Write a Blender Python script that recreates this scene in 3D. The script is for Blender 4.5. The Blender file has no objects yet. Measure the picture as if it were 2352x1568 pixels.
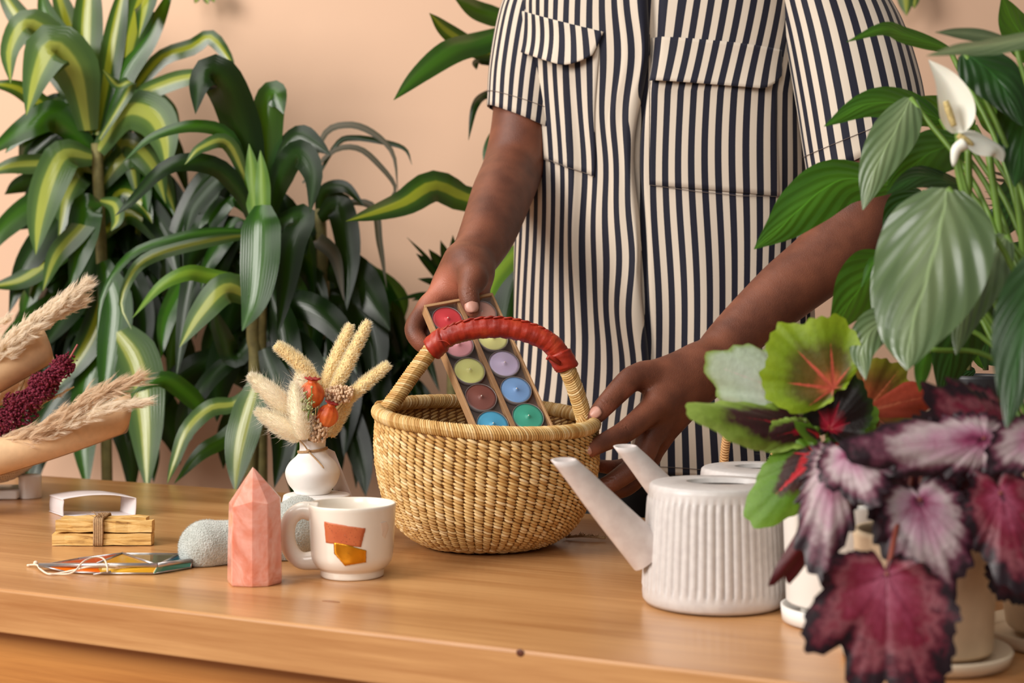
import bpy, bmesh, math, random
import numpy as np
from mathutils import Vector, Matrix

SC = bpy.context.scene
COL = SC.collection
F = 3267.0            # focal length in pixels of the 2352 px wide frame
HOR = 700.0           # horizon row
CAMZ = 1.05
TOPZ = 0.75           # table top height

# ---------------------------------------------------------------- camera
cam = bpy.data.cameras.new('camera'); camo = bpy.data.objects.new('camera', cam)
COL.objects.link(camo); SC.camera = camo
camo.location = (0, 0, CAMZ); camo.rotation_euler = (math.pi/2, 0, 0)
cam.sensor_width = 36.0; cam.lens = F*36/2352
cam.shift_y = -(784-HOR)/2352
cam.clip_start = 0.05
cam.dof.use_dof = True; cam.dof.focus_distance = 1.78; cam.dof.aperture_fstop = 5.0

# ---------------------------------------------------------------- light
w = bpy.data.worlds.new('room_light'); SC.world = w; w.use_nodes = True
bg = w.node_tree.nodes['Background']
bg.inputs[0].default_value = (1.0, 0.95, 0.89, 1); bg.inputs[1].default_value = 0.20

def area(name, loc, target, sx, sy, power, col):
    l = bpy.data.lights.new(name, 'AREA'); l.shape = 'RECTANGLE'; l.size = sx; l.size_y = sy
    l.energy = power; l.color = col
    o = bpy.data.objects.new(name, l); COL.objects.link(o); o.location = loc
    o.rotation_euler = (Vector(target)-Vector(loc)).to_track_quat('-Z', 'Y').to_euler()
    return o
area('window_daylight', (-2.7, 0.1, 2.35), (0.15, 2.1, 0.85), 1.5, 1.5, 122, (1.0, 0.955, 0.90))
area('window_behind_camera', (-0.9, -1.7, 2.7), (0.1, 2.0, 0.9), 1.5, 1.1, 42, (1.0, 0.97, 0.93))
area('skylight', (-1.1, 1.7, 3.1), (0.1, 2.0, 0.8), 2.0, 1.0, 28, (1.0, 0.96, 0.91))

SC.view_settings.view_transform = 'Standard'; SC.view_settings.look = 'None'
SC.view_settings.gamma = 1.0; SC.view_settings.use_curve_mapping = False
SC.view_settings.exposure = 0.0

# ---------------------------------------------------------------- helpers
def P(px, py, Y):
    """world point seen at photo pixel (px,py) at distance Y in front of the camera"""
    return Vector(((px-1176)/F*Y, Y, CAMZ-(py-HOR)/F*Y))
def ground(px, py, z=TOPZ):
    """world point of a pixel that lies on a horizontal plane"""
    Y = (CAMZ-z)*F/(py-HOR)
    return P(px, py, Y)
def PX(n, Y): return n*Y/F      # length of n pixels at depth Y

def lin(c):
    c = c/255.0
    return c/12.92 if c <= 0.04045 else ((c+0.055)/1.055)**2.4
def rgb(r, g, b): return (lin(r), lin(g), lin(b), 1.0)

def wloc(o):
    v = Vector((0, 0, 0))
    while o is not None:
        v += o.location; o = o.parent
    return v

def thing(name, label, cat, loc, group=None):
    o = bpy.data.objects.new(name, None); COL.objects.link(o); o.location = loc
    o.empty_display_size = 0.02
    o['label'] = label; o['category'] = cat
    if group: o['group'] = group
    return o
def tag(o, label, cat, group=None):
    o['label'] = label; o['category'] = cat
    if group: o['group'] = group
    return o

class MB:
    """collects vertices, faces and uvs"""
    def __init__(s): s.v = []; s.f = []; s.uv = {}
    def add(s, vs, fs, uvs=None):
        b = len(s.v); s.v.extend(vs)
        for f in fs: s.f.append(tuple(i+b for i in f))
        if uvs is not None:
            for i, u in enumerate(uvs): s.uv[b+i] = u
    def grid(s, rows, closed=False, uvs=None, flip=False):
        """rows: list of equal-length point lists"""
        b = len(s.v); n = len(rows[0])
        for r in rows: s.v.extend(r)
        if uvs:
            k = b
            for r in uvs:
                for u in r: s.uv[k] = u; k += 1
        m = n if closed else n-1
        for j in range(len(rows)-1):
            for i in range(m):
                a = b+j*n+i; c = b+j*n+(i+1) % n
                q = (a, c, c+n, a+n)
                s.f.append(q[::-1] if flip else q)
        return b
    def cap(s, idx, flip=False):
        s.f.append(tuple(idx[::-1]) if flip else tuple(idx))
    def build(s, name, mat, parent=None, smooth=True, loc=None, mats=None, fmat=None):
        return mesh_obj(name, s.v, s.f, mat, parent, smooth, s.uv if s.uv else None, loc)

def mesh_obj(name, vs, fs, mat, parent=None, smooth=True, uv=None, loc=None):
    off = wloc(parent) if parent is not None else Vector((0, 0, 0))
    if loc is not None: off = off+Vector(loc)
    me = bpy.data.meshes.new(name)
    if isinstance(vs, np.ndarray): co = (vs-np.array(off)).astype(np.float32)
    else: co = np.array([tuple(v) for v in vs], dtype=np.float32)-np.array(off, dtype=np.float32)
    me.from_pydata(co.tolist(), [], fs if isinstance(fs, list) else fs.tolist())
    if smooth: me.polygons.foreach_set('use_smooth', [True]*len(me.polygons))
    if uv:
        lay = me.uv_layers.new(name='UVMap')
        vi = np.zeros(len(me.loops), dtype=np.int32); me.loops.foreach_get('vertex_index', vi)
        arr = np.zeros((len(co), 2), dtype=np.float32)
        for k, u in uv.items(): arr[k] = u
        lay.data.foreach_set('uv', arr[vi].ravel())
    if mat: me.materials.append(mat)
    o = bpy.data.objects.new(name, me); COL.objects.link(o)
    if loc is not None: o.location = loc
    if parent is not None: o.parent = parent
    return o

def frame(t, ref=Vector((0, 0, 1))):
    t = t.normalized()
    if abs(t.dot(ref)) > 0.97: ref = Vector((1, 0, 0)) if abs(t.x) < 0.9 else Vector((0, 1, 0))
    a = t.cross(ref).normalized(); b = a.cross(t).normalized()
    return a, b

def catmull(pts, n):
    pts = [Vector(p) for p in pts]
    if len(pts) == 2: return [pts[0].lerp(pts[1], i/(n-1)) for i in range(n)]
    out = []
    m = len(pts)-1
    for i in range(n):
        u = i/(n-1)*m; k = min(int(u), m-1); t = u-k
        p1, p2 = pts[k], pts[k+1]
        p0 = pts[k-1] if k > 0 else p1*2-p2
        p3 = pts[k+2] if k+2 <= m else p2*2-p1
        out.append(0.5*((2*p1)+(p2-p0)*t+(2*p0-5*p1+4*p2-p3)*t*t+(3*p1-p0-3*p2+p3)*t**3))
    return out
def interp(xs, t):
    """piecewise linear over evenly spaced samples"""
    u = max(0, min(1, t))*(len(xs)-1); k = min(int(u), len(xs)-2); f = u-k
    return xs[k]*(1-f)+xs[k+1]*f

def tube(mb, pts, rad, n=8, cap=True, squash=1.0, ref=Vector((0, 0, 1))):
    """swept tube; rad number or list per point; parallel transported frame"""
    pts = [Vector(p) for p in pts]; N = len(pts)
    tan = [(pts[min(i+1, N-1)]-pts[max(i-1, 0)]).normalized() for i in range(N)]
    a, b = frame(tan[0], ref)
    rows = []; uvs = []
    for i in range(N):
        a = (a-tan[i]*a.dot(tan[i])).normalized(); b = tan[i].cross(a)
        r = rad[i] if isinstance(rad, (list, tuple)) else rad
        rows.append([pts[i]+a*math.cos(2*math.pi*k/n)*r+b*math.sin(2*math.pi*k/n)*r*squash for k in range(n)])
        uvs.append([(k/n, i/(N-1)) for k in range(n)])
    s = mb.grid(rows, closed=True, uvs=uvs)
    if cap:
        mb.cap([s+k for k in range(n)], flip=True)
        e = s+(N-1)*n
        mb.cap([e+k for k in range(n)])
    return mb

def lathe(mb, prof, c=(0, 0, 0), n=48, cap0=True, cap1=True, flip=False):
    """prof: list of (r,z)"""
    c = Vector(c); rows = []; uvs = []
    L = len(prof)
    for j, (r, z) in enumerate(prof):
        rows.append([c+Vector((math.cos(2*math.pi*k/n)*r, math.sin(2*math.pi*k/n)*r, z)) for k in range(n)])
        uvs.append([(k/n, j/max(1, L-1)) for k in range(n)])
    s = mb.grid(rows, closed=True, uvs=uvs)
    if cap0: mb.cap([s+k for k in range(n)], flip=True)
    if cap1: mb.cap([s+(L-1)*n+k for k in range(n)])
    return mb
def smoothprof(pts, n):
    q = catmull([Vector((r, 0, z)) for r, z in pts], n)
    return [(max(0.0003, p.x), p.z) for p in q]

def box(mb, lo, hi, M=None):
    x0, y0, z0 = lo; x1, y1, z1 = hi
    vs = [Vector(p) for p in ((x0,y0,z0),(x1,y0,z0),(x1,y1,z0),(x0,y1,z0),(x0,y0,z1),(x1,y0,z1),(x1,y1,z1),(x0,y1,z1))]
    if M is not None: vs = [M @ v for v in vs]
    mb.add(vs, [(0,3,2,1),(4,5,6,7),(0,1,5,4),(1,2,6,5),(2,3,7,6),(3,0,4,7)])
def bevel(o, wdt, seg=2):
    m = o.modifiers.new('bevel', 'BEVEL'); m.width = wdt; m.segments = seg; m.limit_method = 'ANGLE'
    m.angle_limit = math.radians(40); m.harden_normals = False
    return o
def blob(mb, c, rx, ry, rz, M=None, nu=8, nv=6):
    c = Vector(c); rows = []
    for j in range(1, nv):
        t = math.pi*j/nv
        rows.append([Vector((math.sin(t)*math.cos(2*math.pi*i/nu)*rx, math.sin(t)*math.sin(2*math.pi*i/nu)*ry, math.cos(t)*rz)) for i in range(nu)])
    top = Vector((0, 0, rz)); bot = Vector((0, 0, -rz))
    vs = [top]+[p for r in rows for p in r]+[bot]
    if M is not None: vs = [M @ v for v in vs]
    vs = [v+c for v in vs]
    fs = []
    for i in range(nu): fs.append((0, 1+i, 1+(i+1) % nu))
    for j in range(nv-2):
        for i in range(nu):
            a = 1+j*nu+i; b = 1+j*nu+(i+1) % nu
            fs.append((a, a+nu, b+nu, b))
    e = len(vs)-1
    for i in range(nu): fs.append((e, 1+(nv-2)*nu+(i+1) % nu, 1+(nv-2)*nu+i))
    mb.add(vs, fs)

# ---------------------------------------------------------------- materials
class NT:
    def __init__(s, name):
        s.m = bpy.data.materials.new(name); s.m.use_nodes = True
        s.t = s.m.node_tree; s.b = s.t.nodes['Principled BSDF']; s.L = s.t.links
        s.out = s.t.nodes['Material Output']
    def n(s, typ, **kw):
        x = s.t.nodes.new(typ)
        for k, v in kw.items(): setattr(x, k, v)
        return x
    def set(s, sock, val):
        if hasattr(val, 'is_output') or isinstance(val, bpy.types.NodeSocket): s.L.new(val, sock)
        else: sock.default_value = val
    def coord(s, kind='Object'): return s.n('ShaderNodeTexCoord').outputs[kind]
    def mapping(s, vec, scale=(1,1,1), rot=(0,0,0), loc=(0,0,0)):
        x = s.n('ShaderNodeMapping'); s.L.new(vec, x.inputs[0])
        x.inputs['Scale'].default_value = scale; x.inputs['Rotation'].default_value = rot; x.inputs['Location'].default_value = loc
        return x.outputs[0]
    def noise(s, vec, scale, detail=3, rough=0.5, dist=0.0, out='Fac'):
        x = s.n('ShaderNodeTexNoise'); s.L.new(vec, x.inputs['Vector'])
        x.inputs['Scale'].default_value = scale; x.inputs['Detail'].default_value = detail
        x.inputs['Roughness'].default_value = rough; x.inputs['Distortion'].default_value = dist
        return x.outputs[out]
    def voronoi(s, vec, scale, feature='F1', out='Distance'):
        x = s.n('ShaderNodeTexVoronoi', feature=feature); s.L.new(vec, x.inputs['Vector']); x.inputs['Scale'].default_value = scale
        return x.outputs[out]
    def math(s, op, a, b=0.0, clamp=False):
        x = s.n('ShaderNodeMath', operation=op, use_clamp=clamp); s.set(x.inputs[0], a); s.set(x.inputs[1], b); return x.outputs[0]
    def ramp(s, fac, stops, interp='LINEAR'):
        x = s.n('ShaderNodeValToRGB'); s.L.new(fac, x.inputs[0]); cr = x.color_ramp; cr.interpolation = interp
        while len(cr.elements) < len(stops): cr.elements.new(0.5)
        for e, (p, c) in zip(cr.elements, stops): e.position = p; e.color = c if len(c) == 4 else (*c, 1)
        return x.outputs[0]
    def mix(s, fac, a, b, blend='MIX'):
        x = s.n('ShaderNodeMix', data_type='RGBA', blend_type=blend)
        s.set(x.inputs[0], fac); s.set(x.inputs[6], a); s.set(x.inputs[7], b); return x.outputs[2]
    def sep(s, vec):
        x = s.n('ShaderNodeSeparateXYZ'); s.L.new(vec, x.inputs[0]); return x.outputs
    def bump(s, h, strength=0.3, dist=0.002):
        x = s.n('ShaderNodeBump'); s.L.new(h, x.inputs['Height']); x.inputs['Strength'].default_value = strength
        x.inputs['Distance'].default_value = dist; s.L.new(x.outputs[0], s.b.inputs['Normal']); return x
    def base(s, c): s.set(s.b.inputs['Base Color'], c); return s
    def p(s, **kw):
        names = dict(rough='Roughness', metal='Metallic', spec='Specular IOR Level', sss='Subsurface Weight', trans='Transmission Weight',
                     ior='IOR', coat='Coat Weight', coatr='Coat Roughness', sheen='Sheen Weight', alpha='Alpha')
        for k, v in kw.items(): s.set(s.b.inputs[names[k]], v)
        return s

def simple(name, c, rough=0.5, var=0.0, nscale=30, bumps=0.0, bscale=200, bdist=0.0005, **kw):
    t = NT(name); co = t.coord()
    if var > 0:
        nz = t.noise(co, nscale, 4)
        lo = tuple(x*(1-var) for x in c[:3])+(1,); hi = tuple(min(1, x*(1+var)) for x in c[:3])+(1,)
        t.base(t.ramp(nz, [(0.3, lo), (0.7, hi)]))
    else: t.base(c)
    t.p(rough=rough, **kw)
    if bumps > 0: t.bump(t.noise(co, bscale, 3), bumps, bdist)
    return t.m

def leaf_mat(name, edge, midc, stripe=None, swidth=0.16, rough=0.32, trans=0.25, veins=False, spec=0.5):
    """u across the blade 0..1, v along it"""
    t = NT(name); uv = t.coord('UV'); x = t.sep(uv)
    d = t.math('ABSOLUTE', t.math('SUBTRACT', x[0], 0.5))
    oc = t.coord('Object')
    st = t.mapping(uv, scale=(26, 1.2, 1)); nz = t.noise(st, 1.0, 3, 0.6)
    d2 = t.math('ADD', d, t.math('MULTIPLY', t.math('SUBTRACT', nz, 0.5), 0.10))
    if stripe is not None:
        col = t.ramp(d2, [(0.0, stripe), (swidth, stripe), (swidth+0.06, midc), (0.36, edge), (0.46, edge)])
    else:
        col = t.ramp(d2, [(0.0, midc), (0.10, midc), (0.3, edge), (0.5, edge)])
    big = t.noise(oc, 6.0, 2)
    col = t.mix(t.math('MULTIPLY', big, 0.35), col, tuple(c*0.55 for c in edge[:3])+(1,))
    t.base(col); t.p(rough=rough, spec=spec)
    if veins:
        ph = t.math('MULTIPLY', t.math('SUBTRACT', x[1], t.math('MULTIPLY', t.math('POWER', d, 0.85), 1.05)), 30.0)
        wvn = t.math('SINE', ph)
        mid = t.math('MULTIPLY', t.math('LESS_THAN', d, 0.02), 1.5)
        t.bump(t.math('ADD', wvn, mid), 0.26, 0.0020)
        col = t.mix(t.math('MULTIPLY', t.math('GREATER_THAN', wvn, 0.88), 0.10), col, tuple(min(1, c*1.5) for c in midc[:3])+(1,))
        col = t.mix(t.math('MULTIPLY', t.math('LESS_THAN', d, 0.018), 0.5), col, tuple(min(1, c*2.0) for c in midc[:3])+(1,)); t.base(col)
    else: t.bump(t.math('SINE', t.math('MULTIPLY', x[0], 90.0)), 0.06, 0.001)
    tr = t.n('ShaderNodeBsdfTranslucent'); t.L.new(t.mix(0.35, col, (0.35, 0.55, 0.04, 1)), tr.inputs[0])
    ms = t.n('ShaderNodeMixShader'); ms.inputs[0].default_value = trans
    t.L.new(t.b.outputs[0], ms.inputs[1]); t.L.new(tr.outputs[0], ms.inputs[2]); t.L.new(ms.outputs[0], t.out.inputs[0])
    return t.m

def wood_mat(name, dark, light, knot=True, scale=1.0, rough=0.3, coat=0.25):
    t = NT(name); co = t.coord('Object')
    m = t.mapping(co, scale=(1.1*scale, 11*scale, 11*scale))
    warp = t.noise(m, 1.2, 3, 0.5, 0.6)
    m2 = t.mapping(co, scale=(3*scale, 90*scale, 90*scale))
    fine = t.noise(m2, 1.6, 5, 0.65, 0.2)
    v = t.math('ADD', t.math('MULTIPLY', warp, 0.60), t.math('MULTIPLY', fine, 0.40))
    mid = tuple((a+b)/2 for a, b in zip(dark, light))
    col = t.ramp(v, [(0.34, dark), (0.47, mid), (0.60, light)])
    blot = t.noise(t.mapping(co, scale=(2.2, 4, 4)), 1.3, 2)
    col = t.mix(t.math('MULTIPLY', blot, 0.35), col, tuple(c*0.72 for c in mid[:3])+(1,))
    t.base(col); t.p(rough=rough, coat=coat, coatr=0.22)
    t.bump(fine, 0.08, 0.0006)
    return t.m

M = {}
M['wall'] = simple('peach_plaster', rgb(230, 190, 160), 0.75, 0.03, 2.0, 0.15, 300, 0.0006)
M['floor'] = simple('floor_concrete', rgb(150, 120, 100), 0.6, 0.1, 4)
M['wood'] = wood_mat('honey_wood', rgb(162, 104, 56), rgb(212, 159, 104))
M['wood2'] = wood_mat('honey_wood_apron', rgb(160, 96, 42), rgb(200, 136, 70), rough=0.4, coat=0.1)
M['white_ceramic'] = simple('white_ceramic', rgb(236, 231, 226), 0.28, 0.02, 20, coat=0.2)
M['matte_white'] = simple('matte_white_glaze', rgb(238, 234, 230), 0.42)
M['paper_white'] = simple('white_paper', rgb(218, 210, 210), 0.7)
M['kraft'] = simple('kraft_paper', rgb(212, 174, 132), 0.75, 0.07, 90, 0.2, 400, 0.0003)
M['kraft_box'] = simple('kraft_board', rgb(176, 134, 92), 0.7, 0.08, 120, 0.2, 400, 0.0002)
M['box_floor'] = simple('grey_board', rgb(104, 88, 80), 0.6, 0.05, 60)
M['twine'] = simple('jute_twine', rgb(168, 134, 96), 0.85, 0.2, 400, 0.5, 900, 0.0004)
M['soil'] = simple('soil', rgb(64, 46, 36), 0.95, 0.3, 150, 0.8, 200, 0.003)
M['stem_brown'] = simple('cane_stem', rgb(120, 112, 66), 0.7, 0.25, 60)
M['stem_green'] = simple('green_stem', rgb(96, 128, 44), 0.5, 0.15, 40)
M['stem_red'] = simple('red_stem', rgb(130, 62, 48), 0.5, 0.15, 40)
M['straw_stem'] = simple('straw_stem', rgb(196, 168, 112), 0.7)
M['metal'] = simple('solder_metal', rgb(190, 184, 182), 0.3, 0.08, 80, metal=0.85)
M['string'] = simple('cotton_string', rgb(226, 206, 184), 0.85, 0.1, 300)
# ================================================================ setting
def structure(o): o['kind'] = 'structure'; return o
mb = MB(); box(mb, (-4.5, 3.12, 0), (4.5, 3.22, 3.2)); structure(mb.build('wall_back', M['wall'], smooth=False))
mb = MB(); box(mb, (-4.5, -2.5, -0.05), (4.5, 3.12, 0)); structure(mb.build('floor', M['floor'], smooth=False))

# table: long side turned 26 degrees
YAW = math.radians(26); DF, DB = 1.114, 1.887
tb = thing('wooden_table', 'long honey-coloured wooden table with a thick top, carrying all the shop goods', 'table', (0, 0, 0))
tb.rotation_euler = (0, 0, -YAW)
def tpart(name, lo, hi, mat, bv):
    mb = MB(); box(mb, lo, hi); o = mesh_obj(name, mb.v, mb.f, mat, None, False); o.parent = tb; bevel(o, bv, 3); return o
tpart('tabletop', (-1.9, DF, TOPZ-0.047), (1.1, DB, TOPZ), M['wood'], 0.003)
tpart('apron', (-1.8, DF+0.035, TOPZ-0.19), (1.0, DF+0.057, TOPZ-0.047), M['wood2'], 0.002)
tpart('apron', (-1.8, DB-0.062, TOPZ-0.17), (1.0, DB-0.04, TOPZ-0.047), M['wood2'], 0.002)
for x in (-1.82, 0.95):
    for y in (DF+0.06, DB-0.13):
        tpart('leg', (x, y, 0), (x+0.07, y+0.07, TOPZ-0.047), M['wood2'], 0.003)
# the small dark knot on the front edge
kp = Vector((0.0, 0, 0))
kmat = simple('knot_dark', rgb(92, 44, 24), 0.5)
for (px, py, w_, h_) in ((1195, 1499, 0.004, 0.0035), (760, 1381, 0.011, 0.003)):
    d = (px-1176)/F
    if py > 1450:
        Y = DF/(math.cos(YAW)+math.sin(YAW)*d); pos = P(px, py, Y)
    else: pos = ground(px, py)
    mb = MB(); Rm = Matrix.Rotation(YAW, 3, 'Z')
    loc = Rm @ pos
    blob(mb, loc, w_, 0.0006 if py > 1450 else h_*1.4, h_ if py > 1450 else 0.0004, nu=12)
    o = mesh_obj('wood_knot', mb.v, mb.f, kmat, None, True); o.parent = tb
    if py < 1450: o.data.materials[0] = simple('knot_light', rgb(150, 96, 56), 0.4)

# ================================================================ implicit surfaces (for bodies, soft goods)
def smin(a, b, k):
    h = np.clip(0.5+0.5*(b-a)/k, 0, 1)
    return b*(1-h)+a*h-k*h*(1-h)
def prim_d(pr, p):
    if pr[0] == 'c':
        a, b, ra, rb = pr[1], pr[2], pr[3], pr[4]
        ba = b-a; t = np.clip(((p-a)@ba)/max(1e-12, ba@ba), 0, 1)
        return np.linalg.norm(p-(a+t[:, None]*ba), axis=1)-(ra+(rb-ra)*t)
    c, r = pr[1], pr[2]
    q = (p-c)/r; l = np.linalg.norm(q, axis=1)
    return (l-1)*np.linalg.norm(p-c, axis=1)/np.maximum(l, 1e-6)
def cap_(a, b, ra, rb): return ('c', np.array(a, float), np.array(b, float), ra, rb)
def ell_(c, r): return ('e', np.array(c, float), np.array(r, float))
def pbounds(pr):
    if pr[0] == 'c':
        R = max(pr[3], pr[4]); c = (pr[1]+pr[2])/2; return c, np.linalg.norm(pr[1]-pr[2])/2+R
    return pr[1], max(pr[2])
def sdf_mesh(core, limbs, h, kcore=0.02, klimb=0.008, kin=0.006):
    """core prims blended together; each limb (list of prims) blended into the core but not into other limbs"""
    allp = core+[q for l in limbs for q in l]
    B = [pbounds(q) for q in allp]
    lo = np.min([c-r for c, r in B], axis=0)-4*h; hi = np.max([c+r for c, r in B], axis=0)+4*h
    BS = 12
    nb = np.ceil((hi-lo)/(h*BS)).astype(int); n = nb*BS+1
    G = np.full(n, 1.0, np.float32)
    half = h*BS*0.5*math.sqrt(3)
    def ev(p, cs, ls):
        d = np.full(len(p), 9.0); grp = {}
        for q in cs: grp.setdefault(q[-1] if isinstance(q[-1], str) else id(q), []).append(q)
        for qs in grp.values():
            e = prim_d(qs[0], p)
            for q in qs[1:]: e = np.minimum(e, prim_d(q, p))
            d = smin(d, e, kcore)
        out = d
        for l in ls:
            f = np.full(len(p), 9.0)
            for q in l: f = np.minimum(f, prim_d(q, p))
            out = np.minimum(out, smin(d, f, klimb))
        return out
    ax = np.arange(BS+1)*h
    loc = np.stack(np.meshgrid(ax, ax, ax, indexing='ij'), -1).reshape(-1, 3)
    bc = np.stack(np.meshgrid(*[np.arange(k) for k in nb], indexing='ij'), -1).reshape(-1, 3)
    cen = lo+(bc+0.5)*BS*h
    pd = np.stack([prim_d(q, cen) for q in allp], 0)
    dm = pd.min(0)
    nc = len(core)
    lim = []
    k = nc
    for l in limbs: lim.append((k, k+len(l))); k += len(l)
    for bi in range(len(bc)):
        i, j, kk = bc[bi]*BS
        sl = (slice(i, i+BS+1), slice(j, j+BS+1), slice(kk, kk+BS+1))
        if dm[bi] > half+0.03: continue
        if dm[bi] < -half-0.05: G[sl] = -1.0; continue
        near = pd[:, bi] < dm[bi]+2*half+0.05
        cs = [core[q] for q in range(nc) if near[q]]
        ls = [limbs[m] for m, (a, b) in enumerate(lim) if near[a:b].any()]
        G[sl] = ev(loc+lo+bc[bi]*BS*h, cs, ls).reshape(BS+1, BS+1, BS+1)
    # surface nets
    S = G < 0
    c8 = [(a, b, c) for a in (0, 1) for b in (0, 1) for c in (0, 1)]
    sub = lambda A, o: A[o[0]:A.shape[0]-1+o[0], o[1]:A.shape[1]-1+o[1], o[2]:A.shape[2]-1+o[2]]
    cnt = sum(sub(S, o).astype(np.int8) for o in c8)
    act = (cnt > 0) & (cnt < 8)
    ids = np.argwhere(act)
    idx = np.full(act.shape, -1, np.int64); idx[act] = np.arange(len(ids))
    pos = np.zeros((len(ids), 3)); wsum = np.zeros(len(ids))
    for a in c8:
        for d in range(3):
            if a[d] == 1: continue
            b = list(a); b[d] = 1
            ga = G[ids[:, 0]+a[0], ids[:, 1]+a[1], ids[:, 2]+a[2]]; gb = G[ids[:, 0]+b[0], ids[:, 1]+b[1], ids[:, 2]+b[2]]
            m = (ga < 0) != (gb < 0)
            t = np.where(m, ga/np.where(m, ga-gb, 1), 0)
            q = np.array(a)[None, :]+np.zeros((len(ids), 3)); q[:, d] += t
            pos[m] += q[m]; wsum[m] += 1
    V = lo+(ids+pos/np.maximum(wsum, 1)[:, None])*h
    faces = []
    for d in range(3):
        o1 = [0, 0, 0]; sl0 = [slice(None)]*3; sl1 = [slice(None)]*3
        sl0[d] = slice(0, -1); sl1[d] = slice(1, None)
        A, Bb = S[tuple(sl0)], S[tuple(sl1)]
        e = np.argwhere(A != Bb)
        u, v = (d+1) % 3, (d+2) % 3
        e = e[(e[:, u] > 0) & (e[:, v] > 0) & (e[:, u] < act.shape[u]) & (e[:, v] < act.shape[v])]
        def cell(du, dv):
            q = e.copy(); q[:, u] += du; q[:, v] += dv; return idx[q[:, 0], q[:, 1], q[:, 2]]
        q = np.stack([cell(-1, -1), cell(0, -1), cell(0, 0), cell(-1, 0)], 1)
        ins = S[e[:, 0], e[:, 1], e[:, 2]]
        q[~ins] = q[~ins][:, ::-1]
        faces.append(q[(q >= 0).all(1)])
    Fc = np.concatenate(faces)
    return V, Fc
def relax(V, Fc, it=2, lam=0.5):
    for _ in range(it):
        acc = np.zeros_like(V); c = np.zeros(len(V))
        for a, b in ((0, 1), (1, 2), (2, 3), (3, 0)):
            np.add.at(acc, Fc[:, a], V[Fc[:, b]]); np.add.at(acc, Fc[:, b], V[Fc[:, a]])
            np.add.at(c, Fc[:, a], 1); np.add.at(c, Fc[:, b], 1)
        V = V*(1-lam)+lam*acc/np.maximum(c, 1)[:, None]
    return V

# ================================================================ person
def A(px, py, Y): return np.array(P(px, py, Y))
PSI = math.radians(20)
CX, CY = 0.226, 2.20
Lx = Vector((math.cos(PSI), -math.sin(PSI), 0)); Fd = Vector((-math.sin(PSI), -math.cos(PSI), 0))
def bodyp(l, f, z): return np.array(Vector((CX, CY, z))+Lx*l+Fd*f)

per = thing('person', 'person in a navy and cream striped short-sleeved shirt holding a candle box over the basket', 'person', (CX, CY, 0))
t = NT('brown_skin'); oc = t.coord()
n1 = t.noise(oc, 22, 3); n2 = t.noise(oc, 420, 3); n3 = t.voronoi(oc, 900)
att = t.n('ShaderNodeAttribute', attribute_name='palm').outputs['Fac']
base = t.ramp(n1, [(0.3, rgb(90, 49, 34)), (0.7, rgb(128, 75, 53))])
base = t.mix(att, base, rgb(196, 118, 92))
t.base(base); t.p(rough=0.46, sss=0.06, spec=0.42); t.b.inputs['Subsurface Radius'].default_value = (0.01, 0.004, 0.002); t.b.inputs['Subsurface Scale'].default_value = 0.5
wz = t.n('ShaderNodeAttribute', attribute_name='crease').outputs['Fac']
hh = t.math('ADD', t.math('MULTIPLY', n2, 0.6), t.math('MULTIPLY', n3, 0.5))
t.bump(t.math('ADD', hh, t.math('MULTIPLY', wz, 4.5)), 0.42, 0.0010)
M['skin'] = t.m
M['nail'] = simple('fingernail', rgb(196, 142, 124), 0.4, 0.05, 200)

core = []
# torso, hips, legs, neck, head
core += [cap_(bodyp(-0.13, 0, 1.40), bodyp(0.13, 0, 1.40), 0.085, 0.085), cap_(bodyp(-0.10, 0.005, 1.25), bodyp(0.10, 0.005, 1.25), 0.085, 0.085),
         cap_(bodyp(-0.08, 0, 1.08), bodyp(0.08, 0, 1.08), 0.08, 0.08), cap_(bodyp(-0.08, -0.005, 0.95), bodyp(0.08, -0.005, 0.95), 0.09, 0.09)]
for s in (-1, 1):
    core += [cap_(bodyp(0.09*s, 0, 0.90), bodyp(0.10*s, 0.01, 0.50), 0.078, 0.055), cap_(bodyp(0.10*s, 0.01, 0.50), bodyp(0.11*s, -0.02, 0.09), 0.054, 0.036),
             cap_(bodyp(0.11*s, -0.02, 0.05), bodyp(0.13*s, 0.12, 0.03), 0.035, 0.028)]
core += [cap_(bodyp(0, 0.0, 1.46), bodyp(0, 0.025, 1.60), 0.058, 0.055), ell_(bodyp(0, 0.035, 1.72), (0.078, 0.098, 0.118)),
         cap_(bodyp(-0.03, 0.085, 1.65), bodyp(0.03, 0.085, 1.65), 0.036, 0.036), cap_(bodyp(0, 0.125, 1.735), bodyp(0, 0.148, 1.695), 0.009, 0.016),
         cap_(bodyp(-0.018, 0.122, 1.655), bodyp(0.018, 0.122, 1.655), 0.009, 0.009),
         cap_(bodyp(-0.08, 0.02, 1.70), bodyp(-0.082, 0.02, 1.735), 0.012, 0.015), cap_(bodyp(0.08, 0.02, 1.70), bodyp(0.082, 0.02, 1.735), 0.012, 0.015)]
# arm on the image left (his right)
_cn = [0]
def chain(pts, sub=5):
    _cn[0] += 1; gid = 'chain%d' % _cn[0]; n = (len(pts)-1)*sub+1
    c = catmull([P(*p[:3]) for p in pts], n); r = [interp([p[3] for p in pts], i/(n-1)) for i in range(n)]
    r = [r[0]]+[(r[i-1]+r[i]*2+r[i+1])/4 for i in range(1, n-1)]+[r[-1]]
    return [cap_(c[i], c[i+1], r[i], r[i+1])+(gid,) for i in range(n-1)]
core += chain([(1258, -45, 2.26, .058), (1215, 180, 2.22, .050), (1196, 300, 2.19, .046), (1178, 385, 2.165, .046), (1152, 450, 2.09, .045), (1122, 530, 2.01, .040), (1094, 585, 1.955, .0335), (1076, 618, 1.925, .027)])
core += chain([(1056, 600, 1.93, .021), (1036, 640, 1.922, .018)])
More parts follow.
